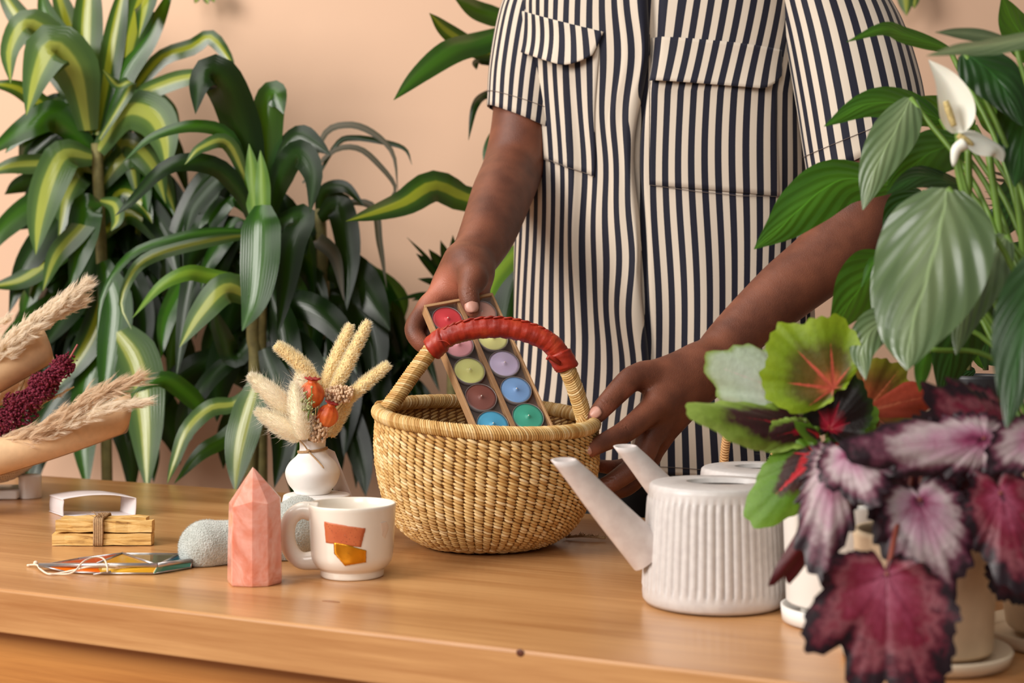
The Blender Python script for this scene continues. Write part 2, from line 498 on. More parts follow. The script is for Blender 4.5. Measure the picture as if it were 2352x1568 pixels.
# palm of that hand, behind the candle box
core += chain([(1072, 622, 1.918, .024), (1020, 668, 1.913, .019), (985, 705, 1.895, .013)])
core += chain([(1078, 625, 1.92, .023), (1052, 680, 1.925, .017)])
core += chain([(1084, 625, 1.915, .022), (1092, 668, 1.925, .016), (1104, 690, 1.93, .013)])
core += chain([(1075, 615, 1.905, .022), (1086, 640, 1.872, .0185)])
# arm on the image right (his left)
core += chain([(1890, -60, 2.12, .062), (1935, 200, 2.06, .055), (1962, 400, 2.01, .050), (1968, 510, 1.985, .049), (1900, 590, 1.965, .0475), (1800, 672, 1.94, .043), (1690, 770, 1.905, .034), (1618, 842, 1.87, .0265)])
core += chain([(1640, 860, 1.872, .022), (1590, 880, 1.86, .0215)])
# back of that hand
core += chain([(1606, 850, 1.864, .0245), (1558, 885, 1.842, .022), (1512, 926, 1.815, .0185)])
core += chain([(1606, 868, 1.864, .021), (1550, 928, 1.842, .019), (1497, 985, 1.82, .0175)])
core += chain([(1612, 880, 1.868, .018), (1560, 950, 1.85, .017), (1513, 1008, 1.845, .0155)])
core += chain([(1600, 835, 1.86, .0225), (1545, 850, 1.845, .0215), (1480, 862, 1.825, .0165)])
limbs = []
def finger(pts): limbs.append(chain(pts))
# hand A: thumb in front of the box, fingers behind it
finger([(1086, 640, 1.872, .0175), (1076, 668, 1.852, .0138), (1080, 690, 1.846, .0132), (1085, 712, 1.8435, .0098)])
finger([(984, 703, 1.898, .0138), (951, 752, 1.872, .0128), (966, 787, 1.862, .0115), (992, 801, 1.862, .0095)])
finger([(1005, 700, 1.915, .013), (985, 760, 1.898, .012), (1005, 800, 1.885, .0105), (1030, 812, 1.878, .0085)])
finger([(1040, 690, 1.925, .013), (1035, 750, 1.912, .0115), (1050, 790, 1.897, .010), (1070, 800, 1.885, .0085)])
finger([(1098, 688, 1.93, .0115), (1100, 730, 1.915, .010), (1105, 755, 1.905, .009), (1112, 765, 1.897, .0075)])
# hand B: thumb and index on the basket, other fingers curled below
finger([(1480, 862, 1.825, .0165), (1448, 872, 1.81, .0165), (1399, 921, 1.785, .0135), (1378, 944, 1.776, .0122), (1367, 957, 1.772, .0105)])
finger([(1512, 926, 1.815, .0175), (1490, 946, 1.80, .0162), (1437, 990, 1.768, .0142), (1388, 1015, 1.742, .0115), (1352, 1034, 1.726, .0095)])
finger([(1497, 985, 1.82, .0172), (1472, 1054, 1.80, .0150), (1412, 1104, 1.785, .0125), (1374, 1122, 1.782, .0105)])
finger([(1510, 1005, 1.845, .0155), (1484, 1070, 1.835, .0135), (1440, 1118, 1.825, .0115), (1396, 1130, 1.815, .010)])
finger([(1515, 1005, 1.86, .0135), (1470, 1055, 1.868, .0115), (1420, 1072, 1.862, .0100), (1374, 1070, 1.85, .0085)])

V, Fc = sdf_mesh(core, limbs, 0.003, kcore=0.022, klimb=0.010, kin=0.005)
V = relax(V, Fc, 1, 0.4)
body = mesh_obj('body', V, Fc, M['skin'], per)
# palm-coloured skin and joint creases as vertex data
pal = np.zeros(len(V)); cre = np.zeros(len(V))
for (px, py, Y, r, s) in ((1000, 660, 1.885, 0.032, 1.0), (1035, 668, 1.89, 0.02, 0.9), (1112, 662, 1.90, 0.018, 0.7), (975, 790, 1.85, 0.02, 0.6),
                          (1395, 1073, 1.83, 0.022, 0.9), (1398, 951, 1.775, 0.014, 0.7), (1445, 905, 1.79, 0.012, 0.4), (1360, 1040, 1.72, 0.012, 0.4), (1087, 722, 1.84, 0.008, 0.6)):
    d = np.linalg.norm(V-A(px, py, Y), axis=1); pal = np.maximum(pal, s*np.clip(1.6-d/r*1.3, 0, 1)*0.7)
for (px, py, Y, dx, dy, r) in ((1076, 668, 1.838, 0.1, 1, 0.013), (1399, 918, 1.77, -0.65, 0.75, 0.013), (1437, 989, 1.755, -0.8, 0.6, 0.012), (1402, 1106, 1.775, -0.9, 0.4, 0.012)):
    c = A(px, py, Y); q = V-c; d = np.linalg.norm(q, axis=1)
    s = q[:, 0]*dx-q[:, 2]*dy
    cre -= np.clip(1-d/r, 0, 1)*np.maximum(0, np.cos(s/0.0032*2*math.pi))**4*0.6
for nm, arr in (('palm', pal), ('crease', cre)):
    at = body.data.attributes.new(nm, 'FLOAT', 'POINT'); at.data.foreach_set('value', arr.astype(np.float32))

def nail(px, py, Y, up_px, w_, l_, face):
    """nail plate: up_px = on-screen direction to the fingertip"""
    c = P(px, py, Y); u = Vector((up_px[0], 0, -up_px[1])).normalized()
    f = Vector(face).normalized(); u = (u-f*u.dot(f)).normalized(); s = u.cross(f)
    mb = MB(); rows = []
    for j in range(9):
        v = -1+2*j/8
        row = []
        for i in range(9):
            a = -1+2*i/8
            ww = w_*(1-0.12*v*v-(0.25*max(0, v)**3)-(0.12*max(0, -v)**3))
            row.append(c+s*(a*ww)+u*(v*l_-(0.18*l_*a*a if v > 0 else -0.22*l_*a*a)*abs(v))-f*(a*a*w_*0.42+0.10*l_*v*v))
        rows.append(row)
    mb.grid(rows); o = mb.build('fingernail', M['nail'], per)
    sm = o.modifiers.new('thick', 'SOLIDIFY'); sm.thickness = 0.0008; sm.offset = 0
    return o
nail(1083.5, 702, 1.8315, (0.15, 1), 0.0090, 0.0086, (0.05, -1, 0.28))
nail(1366.5, 945.5, 1.7625, (-0.75, 0.62), 0.0075, 0.0075, (-0.35, -1, 0.35))
nail(1346, 1036.5, 1.7152, (-0.95, 0.35), 0.0060, 0.0068, (-0.25, -1, 0.0))

# hair, eyes, ears of the (out of frame) head
hair = MB()
hc = Vector(bodyp(0, 0.02, 1.735)); rows = []
for j in range(10):
    tt = math.pi*(0.02+0.53*j/9)
    rows.append([hc+Lx*math.sin(tt)*math.cos(2*math.pi*i/24)*0.09+Fd*(math.sin(tt)*math.sin(2*math.pi*i/24)*0.112-0.012-(0.02 if j > 6 else 0))+Vector((0, 0, math.cos(tt)*0.118)) for i in range(24)])
hair.grid(rows, closed=True); ho = hair.build('hair', simple('black_hair', rgb(26, 20, 18), 0.8, 0.3, 300, 0.9, 500, 0.003), per)
ho.modifiers.new('thick', 'SOLIDIFY').thickness = 0.01
for s in (-1, 1):
    mb = MB(); blob(mb, Vector(bodyp(0.031*s, 0.118, 1.735)), 0.012, 0.008, 0.007, nu=12, nv=8); mb.build('eye', simple('eye_white', rgb(226, 220, 214), 0.2), per)

# trousers and shoes
tc = [cap_(bodyp(-0.09, -0.005, 0.97), bodyp(0.09, -0.005, 0.97), 0.105, 0.105), cap_(bodyp(-0.09, -0.005, 0.87), bodyp(0.09, -0.005, 0.87), 0.108, 0.108)]
tl = [[cap_(bodyp(0.095*s, 0, 0.86), bodyp(0.105*s, 0.01, 0.48), 0.098, 0.08), cap_(bodyp(0.105*s, 0.01, 0.48), bodyp(0.115*s, -0.015, 0.12), 0.08, 0.062)] for s in (-1, 1)]
V2, F2 = sdf_mesh(tc, tl, 0.012, 0.03, 0.03, 0.02)
mesh_obj('trousers', V2, F2, simple('charcoal_denim', rgb(44, 44, 46), 0.85, 0.15, 60, 0.4, 700, 0.0006), per)
for s in (-1, 1):
    V3, F3 = sdf_mesh([cap_(bodyp(0.115*s, -0.03, 0.05), bodyp(0.135*s, 0.14, 0.038), 0.048, 0.037), ell_(bodyp(0.115*s, -0.03, 0.06), (0.045, 0.05, 0.06))], [], 0.008, 0.03)
    V3[:, 2] = np.maximum(V3[:, 2], 0.002)
    mesh_obj('shoe', V3, F3, simple('dark_shoe', rgb(30, 30, 32), 0.5), per)

# ---------------------------------------------------------------- shirt
t = NT('striped_shirting'); uv = t.coord('UV'); x = t.sep(uv)
fr = t.math('FRACT', x[0]); 
tri = t.math('ABSOLUTE', t.math('SUBTRACT', fr, 0.5))
wob = t.math('MULTIPLY', t.math('SUBTRACT', t.noise(t.coord(), 900, 2), 0.5), 0.012)
msk = t.ramp(t.math('ADD', tri, wob), [(0.246, (0, 0, 0, 1)), (0.258, (1, 1, 1, 1))])
t.base(t.mix(msk, rgb(18, 18, 36), rgb(210, 195, 177))); t.p(rough=0.72, sheen=0.15, spec=0.3)
wv = t.noise(t.mapping(t.coord(), scale=(1, 1, 1)), 1400, 2)
t.bump(wv, 0.18, 0.0004)
M['stripe'] = t.m
M['stitch'] = simple('shirt_stitch', rgb(96, 82, 76), 0.8)
PER = 0.0192
def spow(v, e): return math.copysign(abs(v)**e, v)
NTH = 420
def base_xy(th, z):
    k = 1.0+0.05*max(0, (1.0-z)/0.2)
    a, b = 0.226*k, 0.128*k
    if z > 1.51:
        q = min(1, (z-1.51)/0.10); a *= (1-q**2.2*0.66); b *= (1-q**2.4*0.42)
    return a*spow(math.sin(th), 0.86), b*spow(math.cos(th), 0.86)
# arc length table at chest height
_th = [-math.pi+2*math.pi*i/2000 for i in range(2001)]; _s = [0.0]
for i in range(1, 2001):
    p0 = base_xy(_th[i-1], 1.2); p1 = base_xy(_th[i], 1.2); _s.append(_s[-1]+math.hypot(p1[0]-p0[0], p1[1]-p0[1]))
_mid = _s[1000]
def arc(th):
    u = (th+math.pi)/(2*math.pi)*2000; k = max(0, min(1999, int(u))); return _s[k]+(_s[k+1]-_s[k])*(u-k)-_mid
def thOf(s):
    lo, hi = 0, 2000; s += _mid
    while hi-lo > 1:
        m = (lo+hi)//2
        if _s[m] < s: lo = m
        else: hi = m
    f = (s-_s[lo])/max(1e-9, _s[hi]-_s[lo]); return _th[lo]+(_th[hi]-_th[lo])*f
def g(x, c, w): return math.exp(-((x-c)/w)**2)
EDGE = 0.004         # arc position of the placket edge at mid height
def edge_s(z):
    return EDGE+0.006*math.sin((z-0.80)*11.0)+0.004*math.sin(z*27+1.3)-0.018*max(0, (1.12-z))+0.012*max(0, z-1.25)
def shirt_pt(s, z, off=0.0):
    """s: arc position from front centre (+ to image right), z height"""
    e = edge_s(z)
    # sideways drift of the cloth (gives the wavering stripes)
    ds = 0.004*math.sin(z*8+s*9)+0.0022*math.sin(z*19-s*14+1)+0.17*max(0, z-1.36)*min(1, max(0, s/0.05))
    if s < e: ds += (0.0038*math.sin(z*23+s*10)+0.0022*math.sin(z*41))*g(s, e-0.02, 0.045)
    ds += 0.004*g(z, 1.20, 0.10)*g(s, -0.085, 0.04)*math.sin((z-1.2)*14)
    th = thOf(max(-0.46, min(0.46, s+ds)))
    x_, y_ = base_xy(th, z)
    x2, y2 = base_xy(th+0.01, z); x1, y1 = base_xy(th-0.01, z)
    nx, ny = (y1-y2), (x2-x1); l = math.hypot(nx, ny) or 1; nx, ny = nx/l, ny/l
    low = max(0, min(1, (1.36-z)/0.4))
    d = 0.0
    d += 0.0045*low*math.sin(s*58+z*2.0+0.6*math.sin(z*6))*(0.5+0.5*math.sin(s*17+1))
    d += 0.0035*math.sin(z*7+s*22)
    # long pulled fold down the left chest panel
    fs = -0.112+0.05*(1.36-z)
    d += 0.008*g(s, fs, 0.010)*g(z, 1.22, 0.18)-0.004*g(s, fs+0.020, 0.012)*g(z, 1.22, 0.20)
    d += 0.003*g(s, -0.055+0.008*math.sin(z*9), 0.010)*g(z, 1.0, 0.22)
    d -= 0.0045*g(s, e-0.012, 0.014)
    # the right panel runs under the placket
    d += -0.015*g(s, e+0.006, 0.0065)
    # soft folds towards the side seam at right
    d += 0.010*low*g(s, 0.265, 0.016)+0.008*low*g(s, 0.315, 0.016)-0.007*low*g(s, 0.29, 0.012)
    d += 0.006*g(z, 0.86, 0.06)*math.sin(s*44+2.0)
    d += off
    return Vector((CX, CY, z))+Lx*(x_+nx*d)+Fd*(y_+ny*d)
def hem_z(s): return 0.806-0.012*math.sin(min(max(s/0.25, -1.5), 1.5))
SMAX = _s[-1]/2
rows = []; uvs = []
NZ = 130
zs = [0.80+0.81*j/(NZ-1) for j in range(NZ)]
NS = 460
for j, z in enumerate(zs):
    row = []; ur = []
    for i in range(NS):
        s = -SMAX+2*SMAX*i/NS
        zz = hem_z(s)+(z-0.80)*(1.61-hem_z(s))/0.81
        if abs(s) < 0.46: row.append(shirt_pt(s, zz))
        else:
            th = thOf(s); x_, y_ = base_xy(th, zz)
            k = min(1, (abs(s)-0.46)/0.02)
            a = Vector((CX, CY, zz))+Lx*x_+Fd*y_
            row.append(shirt_pt(math.copysign(0.4599, s), zz).lerp(a, k) if k < 1 else a)
        ur.append((s/PER, zz))
    rows.append(row); uvs.append(ur)
mb = MB(); mb.grid(rows, closed=True, uvs=uvs)
sh = mb.build('shirt', M['stripe'], per)
sh.modifiers.new('thick', 'SOLIDIFY').thickness = 0.0012

def invert(px, py):
    """arc position and height of the shirt surface seen at a pixel"""
    s, z = 0.0, 1.2
    Y = 2.08
    for it in range(14):
        q = P(px, py, Y); z = q.z
        best = None
        lo, hi = -0.26, 0.34
        for k in range(34):
            m = (lo+hi)/2; v = shirt_pt(m, z)
            if 1176+v.x/v.y*F < px: lo = m
            else: hi = m
        s = (lo+hi)/2; Y = shirt_pt(s, z).y
    return s, z
def stitch(pts, closed=False, off=0.0016, r=0.0005):
    sz = [invert(*p) for p in pts]; out = []
    for (a, b) in zip(sz[:-1], sz[1:]):
        n = max(2, int(math.hypot(a[0]-b[0], a[1]-b[1])/0.004))
        for k in range(n): out.append(shirt_pt(a[0]+(b[0]-a[0])*k/n, a[1]+(b[1]-a[1])*k/n, off))
    out.append(shirt_pt(sz[-1][0], sz[-1][1], off))
    m = MB(); tube(m, out, r, 4); return m.build('stitching', M['stitch'], sh)
def patch(name, c4, nu, nv, offf, du=0.0, shape=None, lean=0.0):
    """cloth piece following the shirt; c4 = px corners tl,tr,br,bl"""
    q = [invert(*c) for c in c4]; rows = []; uvs = []
    for j in range(nv+1):
        v = j/nv; row = []; ur = []
        for i in range(nu+1):
            u = i/nu
            vv = v*(shape(u) if shape else 1.0)
            s = (q[0][0]*(1-u)+q[1][0]*u)*(1-vv)+(q[3][0]*(1-u)+q[2][0]*u)*vv
            z = (q[0][1]*(1-u)+q[1][1]*u)*(1-vv)+(q[3][1]*(1-u)+q[2][1]*u)*vv
            row.append(shirt_pt(s, z, offf(u, vv))); ur.append(((s+lean*vv)/PER+du, z))
        rows.append(row); uvs.append(ur)
    m = MB(); m.grid(rows, uvs=uvs, flip=True)
    o = m.build(name, M['stripe'], sh); sm = o.modifiers.new('thick', 'SOLIDIFY'); sm.thickness = 0.0018; sm.offset = 0
    return o
# placket strip: left front edge lying over the right front
rows = []; uvs = []
for j in range(150):
    z = 0.812+(1.54-0.812)*j/149; e = edge_s(z); row = []; ur = []
    for i in range(13):
        u = i/12
        s = e-0.040*(1-u)
        row.append(shirt_pt(s, z, -0.0012+0.0045*min(1, u*4)+0.0070*u**1.5+0.0018*u*math.sin(z*31)))
        ur.append((s/PER, z))
    # rolled edge
    for k in range(1, 5):
        a = math.pi*k/4
        row.append(shirt_pt(e+0.0028*math.sin(a), z, 0.0100+0.0018*math.sin(z*31)-0.0032*(1-math.cos(a)))); ur.append(((e+0.0008*k)/PER, z))
    rows.append(row); uvs.append(ur)
m = MB(); m.grid(rows, uvs=uvs); m.build('placket', M['stripe'], sh)
# right chest pocket (image right) and its flap
edgecurve = lambda u: 1.0 if u < 0.8 else 1.0-0.42*((u-0.8)/0.2)**2
patch('pocket', [(1496, 118), (1796, 132), (1788, 452), (1493, 425)], 40, 24, lambda u, v: 0.0022)
patch('pocket_flap', [(1497, 88), (1792, 116), (1790, 214), (1497, 188)], 40, 12, lambda u, v: 0.0036+0.010*v*v+0.002*math.sin(u*9)*v, du=0.12, shape=edgecurve)
patch('pocket', [(1196, 60), (1378, 95), (1366, 406), (1189, 336)], 30, 24, lambda u, v: 0.0022+0.002*math.sin(u*6)*(1-v))
patch('pocket_flap', [(1206, 26), (1388, 74), (1352, 168), (1170, 98)], 36, 12, lambda u, v: 0.0038+0.017*v*v+0.003*math.sin(u*8+1)*v, du=0.3, shape=edgecurve, lean=-0.01)
stitch([(1496, 190), (1493, 425), (1600, 440), (1700, 450), (1788, 452)], off=0.0034)
stitch([(1190, 110), (1189, 336), (1270, 370), (1366, 406)], off=0.0034)
# hem stitch
hs = []
for i in range(80):
    s = -0.02+0.30*i/79; hs.append(shirt_pt(s, hem_z(s)+0.011, 0.0008))
m = MB(); tube(m, hs, 0.0005, 4); m.build('stitching', M['stitch'], sh)

def sleeve(cl, rads, e1s, depthk, nrow, ph, wr):
    """cl: centre line px points; rads; e1s: across directions (px) per point"""
    pts = catmull([P(*c) for c in cl], nrow)
    rows = []; uvs = []
    for j in range(nrow):
        v = j/(nrow-1); r = interp(rads, v)
        ex = interp([Vector((a, 0, -b)).normalized() for a, b in e1s], v).normalized()
        tn = (pts[min(j+1, nrow-1)]-pts[max(j-1, 0)]).normalized()
        ey = Vector((0, 1, 0)); row = []; ur = []
        n = 120
        for i in range(n):
            a = 2*math.pi*i/n
            rr = r*(1+wr*v*math.sin(3*a+ph+v*2)+wr*0.6*math.sin(7*a+ph*2+v*3)*v)
            row.append(pts[j]+ex*math.cos(a)*rr+ey*math.sin(a)*rr*depthk); ur.append((round(2*math.pi*0.078/PER)*i/n, v))
        row.append(row[0].copy()); ur.append((round(2*math.pi*0.078/PER), v))
        rows.append(row); uvs.append(ur)
    m = MB(); m.grid(rows, uvs=uvs); o = m.build('sleeve', M['stripe'], sh)
    sm = o.modifiers.new('thick', 'SOLIDIFY'); sm.thickness = 0.0016; sm.offset = 1
    # hem stitch ring
    k = nrow-4; m = MB(); tube(m, [p+(p-pts[k]).normalized()*0.0012 for p in rows[k]], 0.0005, 4); m.build('stitching', M['stitch'], sh)
    return o
sleeve([(1800, -130, 2.13), (1868, -95, 2.12), (1926, 40, 2.09), (1966, 200, 2.05), (1990, 352, 2.03)], [0.060, 0.086, 0.088, 0.090, 0.0925],
       [(1, 0.9), (1, 0.35), (1, 0.0), (1, -0.2), (1, -0.5)], 0.82, 40, 0.6, 0.018)
sleeve([(1330, -120, 2.27), (1290, -90, 2.27), (1252, 20, 2.25), (1226, 160, 2.22), (1212, 282, 2.20)], [0.055, 0.072, 0.072, 0.070, 0.068],
       [(1, -0.8), (1, -0.3), (1, 0.0), (1, 0.2), (1, 0.42)], 0.85, 40, 2.0, 0.02)
# collar
m = MB(); rows = []
for j in range(6):
    v = j/5
    rows.append([Vector((CX, CY, 1.585+0.045*v))+Lx*math.sin(a)*(0.078-0.006*v)+Fd*(math.cos(a)*(0.072-0.004*v)+0.006) for a in [0.35+(2*math.pi-0.7)*i/40 for i in range(41)]])
m.grid(rows, uvs=[[(i*0.3, j) for i in range(41)] for j in range(6)]); o = m.build('collar', M['stripe'], sh); o.modifiers.new('thick', 'SOLIDIFY').thickness = 0.002
# ================================================================ woven basket
RNG = random.Random(7)
t = NT('elephant_grass'); oc = t.coord()
geo = t.n('ShaderNodeNewGeometry').outputs['Random Per Island']
col = t.ramp(geo, [(0.0, rgb(186, 140, 78)), (0.35, rgb(212, 172, 106)), (0.75, rgb(228, 194, 132)), (1.0, rgb(242, 216, 166))])
col = t.mix(t.math('MULTIPLY', t.noise(oc, 260, 3), 0.35), col, rgb(158, 104, 48))
t.base(col); t.p(rough=0.48, spec=0.4)
M['straw'] = t.m
M['straw_core'] = simple('straw_core', rgb(120, 78, 36), 0.8)
t = NT('red_leather'); oc = t.coord()
n1 = t.noise(oc, 40, 4)
t.base(t.ramp(n1, [(0.3, rgb(128, 28, 14)), (0.55, rgb(166, 44, 22)), (0.8, rgb(180, 72, 36))])); t.p(rough=0.42, spec=0.45)
t.bump(t.math('ADD', t.noise(oc, 160, 3), t.math('MULTIPLY', t.noise(oc, 700, 2), 0.3)), 0.35, 0.0012)
M['leather'] = t.m

BX, BY = (1117-1176)/F*1.78, 1.78
bk = thing('woven_basket', 'round straw basket with a red leather handle grip in the middle of the table', 'basket', (BX, BY, TOPZ))
bprof = [(0.03, 0.0), (0.072, 0.0012), (0.094, 0.010), (0.112, 0.026), (0.1245, 0.048), (0.133, 0.074), (0.1375, 0.100), (0.1382, 0.125), (0.1365, 0.150)]
def bprofile(v):
    q = catmull([Vector((r, 0, z)) for r, z in bprof], 161); k = v*160; i = min(159, int(k)); return q[i].lerp(q[i+1], k-i)
_bp = catmull([Vector((r, 0, z)) for r, z in bprof], 161)
_bl = [0.0]
for i in range(1, 161): _bl.append(_bl[-1]+(_bp[i]-_bp[i-1]).length)
def bat(l):
    l = max(0, min(_bl[-1]-1e-6, l)); lo = 0
    while _bl[lo+1] < l: lo += 1
    return _bp[lo].lerp(_bp[lo+1], (l-_bl[lo])/(_bl[lo+1]-_bl[lo]))
def rimz(a): return 0.153-0.0078*math.cos(a)+0.0085*math.sin(a)
def bpt(l, a, off=0.0):
    q = bat(l); k = rimz(a)/0.150; kk = 1+(k-1)*min(1, max(0, (q.z-0.02)/0.08))
    lump = 1+0.006*math.sin(3*a+1)+0.004*math.sin(5*a)
    return Vector((BX+math.cos(a)*(q.x*lump+off), BY+math.sin(a)*(q.x*lump+off), TOPZ+0.0035+q.z*kk))
mb = MB(); rows = [[bpt(_bl[-1]*j/40, 2*math.pi*i/120, -0.0006) for i in range(120)] for j in range(41)]
mb.grid(rows, closed=True); mb.cap(list(range(120)), flip=True)
mb.build('weave_core', M['straw_core'], bk)
NR, NC = 42, 68
mb = MB()
for j in range(NR):
    l = 0.040+(_bl[-1]-0.045)*(j+0.5)/NR
    rr = bat(l).x
    nc = NC if rr > 0.085 else NC//2
    for i in range(nc):
        a = 2*math.pi*(i+0.5*((j % 2)*0.18)+j*0.022+RNG.uniform(-.05, .05))/nc
        p = bpt(l, a); pa = bpt(l, a+0.01); pl = bpt(l+0.002, a)
        tx = (pa-p).normalized(); tz = (pl-p).normalized(); nn = tx.cross(tz).normalized()
        sl = -0.40+RNG.uniform(-.08, .08)
        ex = (tx*math.cos(sl)+tz*math.sin(sl)); ez = nn.cross(ex)
        Mx = Matrix((ex, nn, ez)).transposed()
        L = rr*2*math.pi/nc*0.59; hgt = (_bl[-1]-0.045)/NR*0.50
        blob(mb, p+nn*RNG.uniform(0.0004, 0.0012), L, 0.0030, hgt*RNG.uniform(0.88, 1.08), Mx @ Matrix(((0, 0, 1), (1, 0, 0), (0, 1, 0))).inverted() if False else Mx, 8, 6)
o = mb.build('weave', M['straw'], bk); o['kind'] = 'stuff'

def wraps(mb, pts, r, minor, step, slant=0.35, n=12, m=5, jit=0.06):
    """strands wrapped around a path"""
    pts = [Vector(p) for p in pts]; L = [0.0]
    for a, b in zip(pts[:-1], pts[1:]): L.append(L[-1]+(b-a).length)
    tot = L[-1]; k = int(tot/step); idx = 0
    ref = None
    for w_ in range(k+1):
        d = min(tot-1e-6, tot*w_/k)
        while idx < len(L)-2 and L[idx+1] < d: idx += 1
        f = (d-L[idx])/max(1e-9, L[idx+1]-L[idx]); c = pts[idx].lerp(pts[idx+1], f)
        tn = (pts[min(idx+2, len(pts)-1)]-pts[max(idx-1, 0)]).normalized()
        a, b = frame(tn) if ref is None else ((ref-tn*ref.dot(tn)).normalized(), None)
        ref = a; b = tn.cross(a)
        rr = (r(d/tot) if callable(r) else r)*(1+RNG.uniform(-jit, jit)*0.5)
        rows = []
        for i in range(n):
            t0 = 2*math.pi*i/n; e = a*math.cos(t0)+b*math.sin(t0)
            cc = c+e*rr+tn*(slant*rr*math.sin(t0+0.8+RNG.uniform(-jit, jit)))
            rows.append([cc+e*math.cos(2*math.pi*q/m)*minor+tn*math.sin(2*math.pi*q/m)*minor*1.05 for q in range(m)])
        rows.append(rows[0]); mb.grid(rows, closed=True)
    return mb
rim = [Vector((BX+math.cos(a)*0.1345, BY+math.sin(a)*0.1345, TOPZ+0.0035+rimz(a)+0.004)) for a in [2*math.pi*i/160 for i in range(161)]]
mb = MB(); tube(mb, rim, 0.0072, 8, cap=False); mb.build('rim_core', M['straw_core'], bk)
mb = MB(); wraps(mb, rim, 0.0078, 0.0015, 0.0029, 0.55, 14); o = mb.build('rim_wrap', M['straw'], bk); o['kind'] = 'stuff'
# handle
hp = [(882, 948, 1.778), (915, 905, 1.776), (958, 845, 1.772), (1005, 789, 1.768), (1055, 763, 1.766), (1130, 752, 1.766), (1200, 760, 1.767), (1258, 784, 1.768), (1290, 822, 1.771), (1320, 890, 1.776), (1342, 962, 1.778)]
hpts = catmull([P(*p) for p in hp], 101)
cut0, cut1 = 30, 82
for seg in (hpts[:cut0+2], hpts[cut1-2:]):
    mb = MB(); tube(mb, seg, 0.0088, 8); mb.build('handle_core', M['straw_core'], bk)
    mb = MB(); wraps(mb, seg, 0.0094, 0.0015, 0.0028, 0.6, 14); o = mb.build('handle_wrap', M['straw'], bk); o['kind'] = 'stuff'
# lashing where the handle meets the rim
for c, sgn in ((P(886, 955, 1.778), -1), (P(1345, 972, 1.778), 1)):
    for dx in (-0.35, 0.35):
        mb = MB(); d = Vector((0.2*sgn, dx, 1)).normalized()
        wraps(mb, [c-d*0.014+Vector((0, dx*0.022, 0)), c+Vector((0, dx*0.018, 0)), c+d*0.010], 0.0098, 0.0021, 0.0042, 0.9, 14)
        o = mb.build('lashing', M['straw'], bk); o['kind'] = 'stuff'
# leather grip
g_ = hpts[cut0-3:cut1+3]; N = len(g_)
mb = MB(); rows = []; ref = None
gg = catmull(g_, 120)
for j, c in enumerate(gg):
    tn = (gg[min(j+1, 119)]-gg[max(j-1, 0)]).normalized()
    a = Vector((0, 1, 0)); a = (a-tn*a.dot(tn)).normalized(); b = tn.cross(a)
    v = j/119; r = 0.0130+0.00025*math.sin(j*0.9)+0.0002*math.sin(j*2.3)
    endk = 1.10 if v < 0.09 or v > 0.90 else 1.0
    if j in (0, 119): r *= 0.75
    rows.append([c+(a*math.cos(2*math.pi*i/20)+b*math.sin(2*math.pi*i/20))*(r*endk+0.00028*math.sin(i*1.26+j*0.8)+0.0002*math.sin(i*2.5-j*0.37)) for i in range(20)])
s0 = mb.grid(rows, closed=True); mb.cap([s0+i for i in range(20)], flip=True); mb.cap([s0+119*20+i for i in range(20)])
grip = mb.build('leather_grip', M['leather'], bk)
# braided seam along the top of the grip
mb = MB()
for k in range(15):
    j0 = 12+int(k*6.3); c0 = gg[j0]; c1 = gg[min(119, j0+9)]
    up = Vector((0, -0.28, 1)).normalized()*0.0128
    sd = Vector((0, -0.0035, 0))
    tube(mb, [c0+up+sd*1.2, (c0+c1)/2+up*1.12, c1+up*1.02-sd*1.0], [0.0016, 0.0026, 0.0016], 6, squash=0.6)
mb.build('braided_seam', M['leather'], grip)
for j0, j1, tail in ((0, 13, None), (105, 119, (1256, 826))):
    mb = MB(); rows = []; ks = list(range(j0, j1+1))
    for q, k in enumerate(ks):
        c = gg[k]; tn = (gg[min(119, k+1)]-gg[max(0, k-1)]).normalized(); a = Vector((0, 1, 0)); a = (a-tn*a.dot(tn)).normalized(); b = tn.cross(a)
        rk = 0.0153 if 0 < q < len(ks)-1 else 0.0132
        rows.append([c+(a*math.cos(x_)+b*math.sin(x_))*(rk+0.0003*math.sin(3*x_+q*1.3))+tn*0.003*math.sin(x_+0.6) for x_ in [2*math.pi*i/24 for i in range(24)]])
    mb.grid(rows, closed=True)
    if tail:
        tube(mb, [gg[112]+Vector((-0.004, -0.014, -0.004)), P(tail[0]+4, tail[1]-8, 1.752), P(tail[0], tail[1], 1.752)], [0.003, 0.0032, 0.002], 6)
    mb.build('end_wrap', M['leather'], grip)
mb = MB(); tube(mb, catmull([gg[6]+Vector((0, -0.0145, 0.004)), P(1022, 783, 1.751), P(1036, 793, 1.751)], 8), 0.0007, 5); mb.build('loose_thread', M['leather'], grip)

# ================================================================ candle box and tealights
T3 = P(1053, 687, 1.86); B3 = P(1184, 985, 1.75)
dd = (B3-T3).normalized()
rr_ = Vector((1, 0.385, 0.16)); rr_ = (rr_-dd*rr_.dot(dd)).normalized()
nn_ = rr_.cross(dd).normalized()
if nn_.y > 0: nn_ = -nn_
BW, BLN, BD = 0.097, 0.2185, 0.0165
BM = Matrix((rr_, dd, nn_)).transposed().to_4x4(); BM.translation = T3
def inbox(v): return BM @ Vector(v)
cb = thing('candle_box', 'slim kraft box with a clear lid, lowered by hand into the straw basket', 'box', T3+dd*BLN)
def bpart(name, lo, hi, mat):
    m = MB(); box(m, lo, hi, BM); o = m.build(name, mat, cb, smooth=False); bevel(o, 0.0006, 2); return o
tk = 0.0018
bpart('tray_floor', (-BW/2+tk, tk, -BD), (BW/2-tk, BLN-tk, -0.0100), M['box_floor'])
bpart('side_wall', (-BW/2, 0, -BD), (-BW/2+tk*1.6, BLN, 0.001), M['kraft_box'])
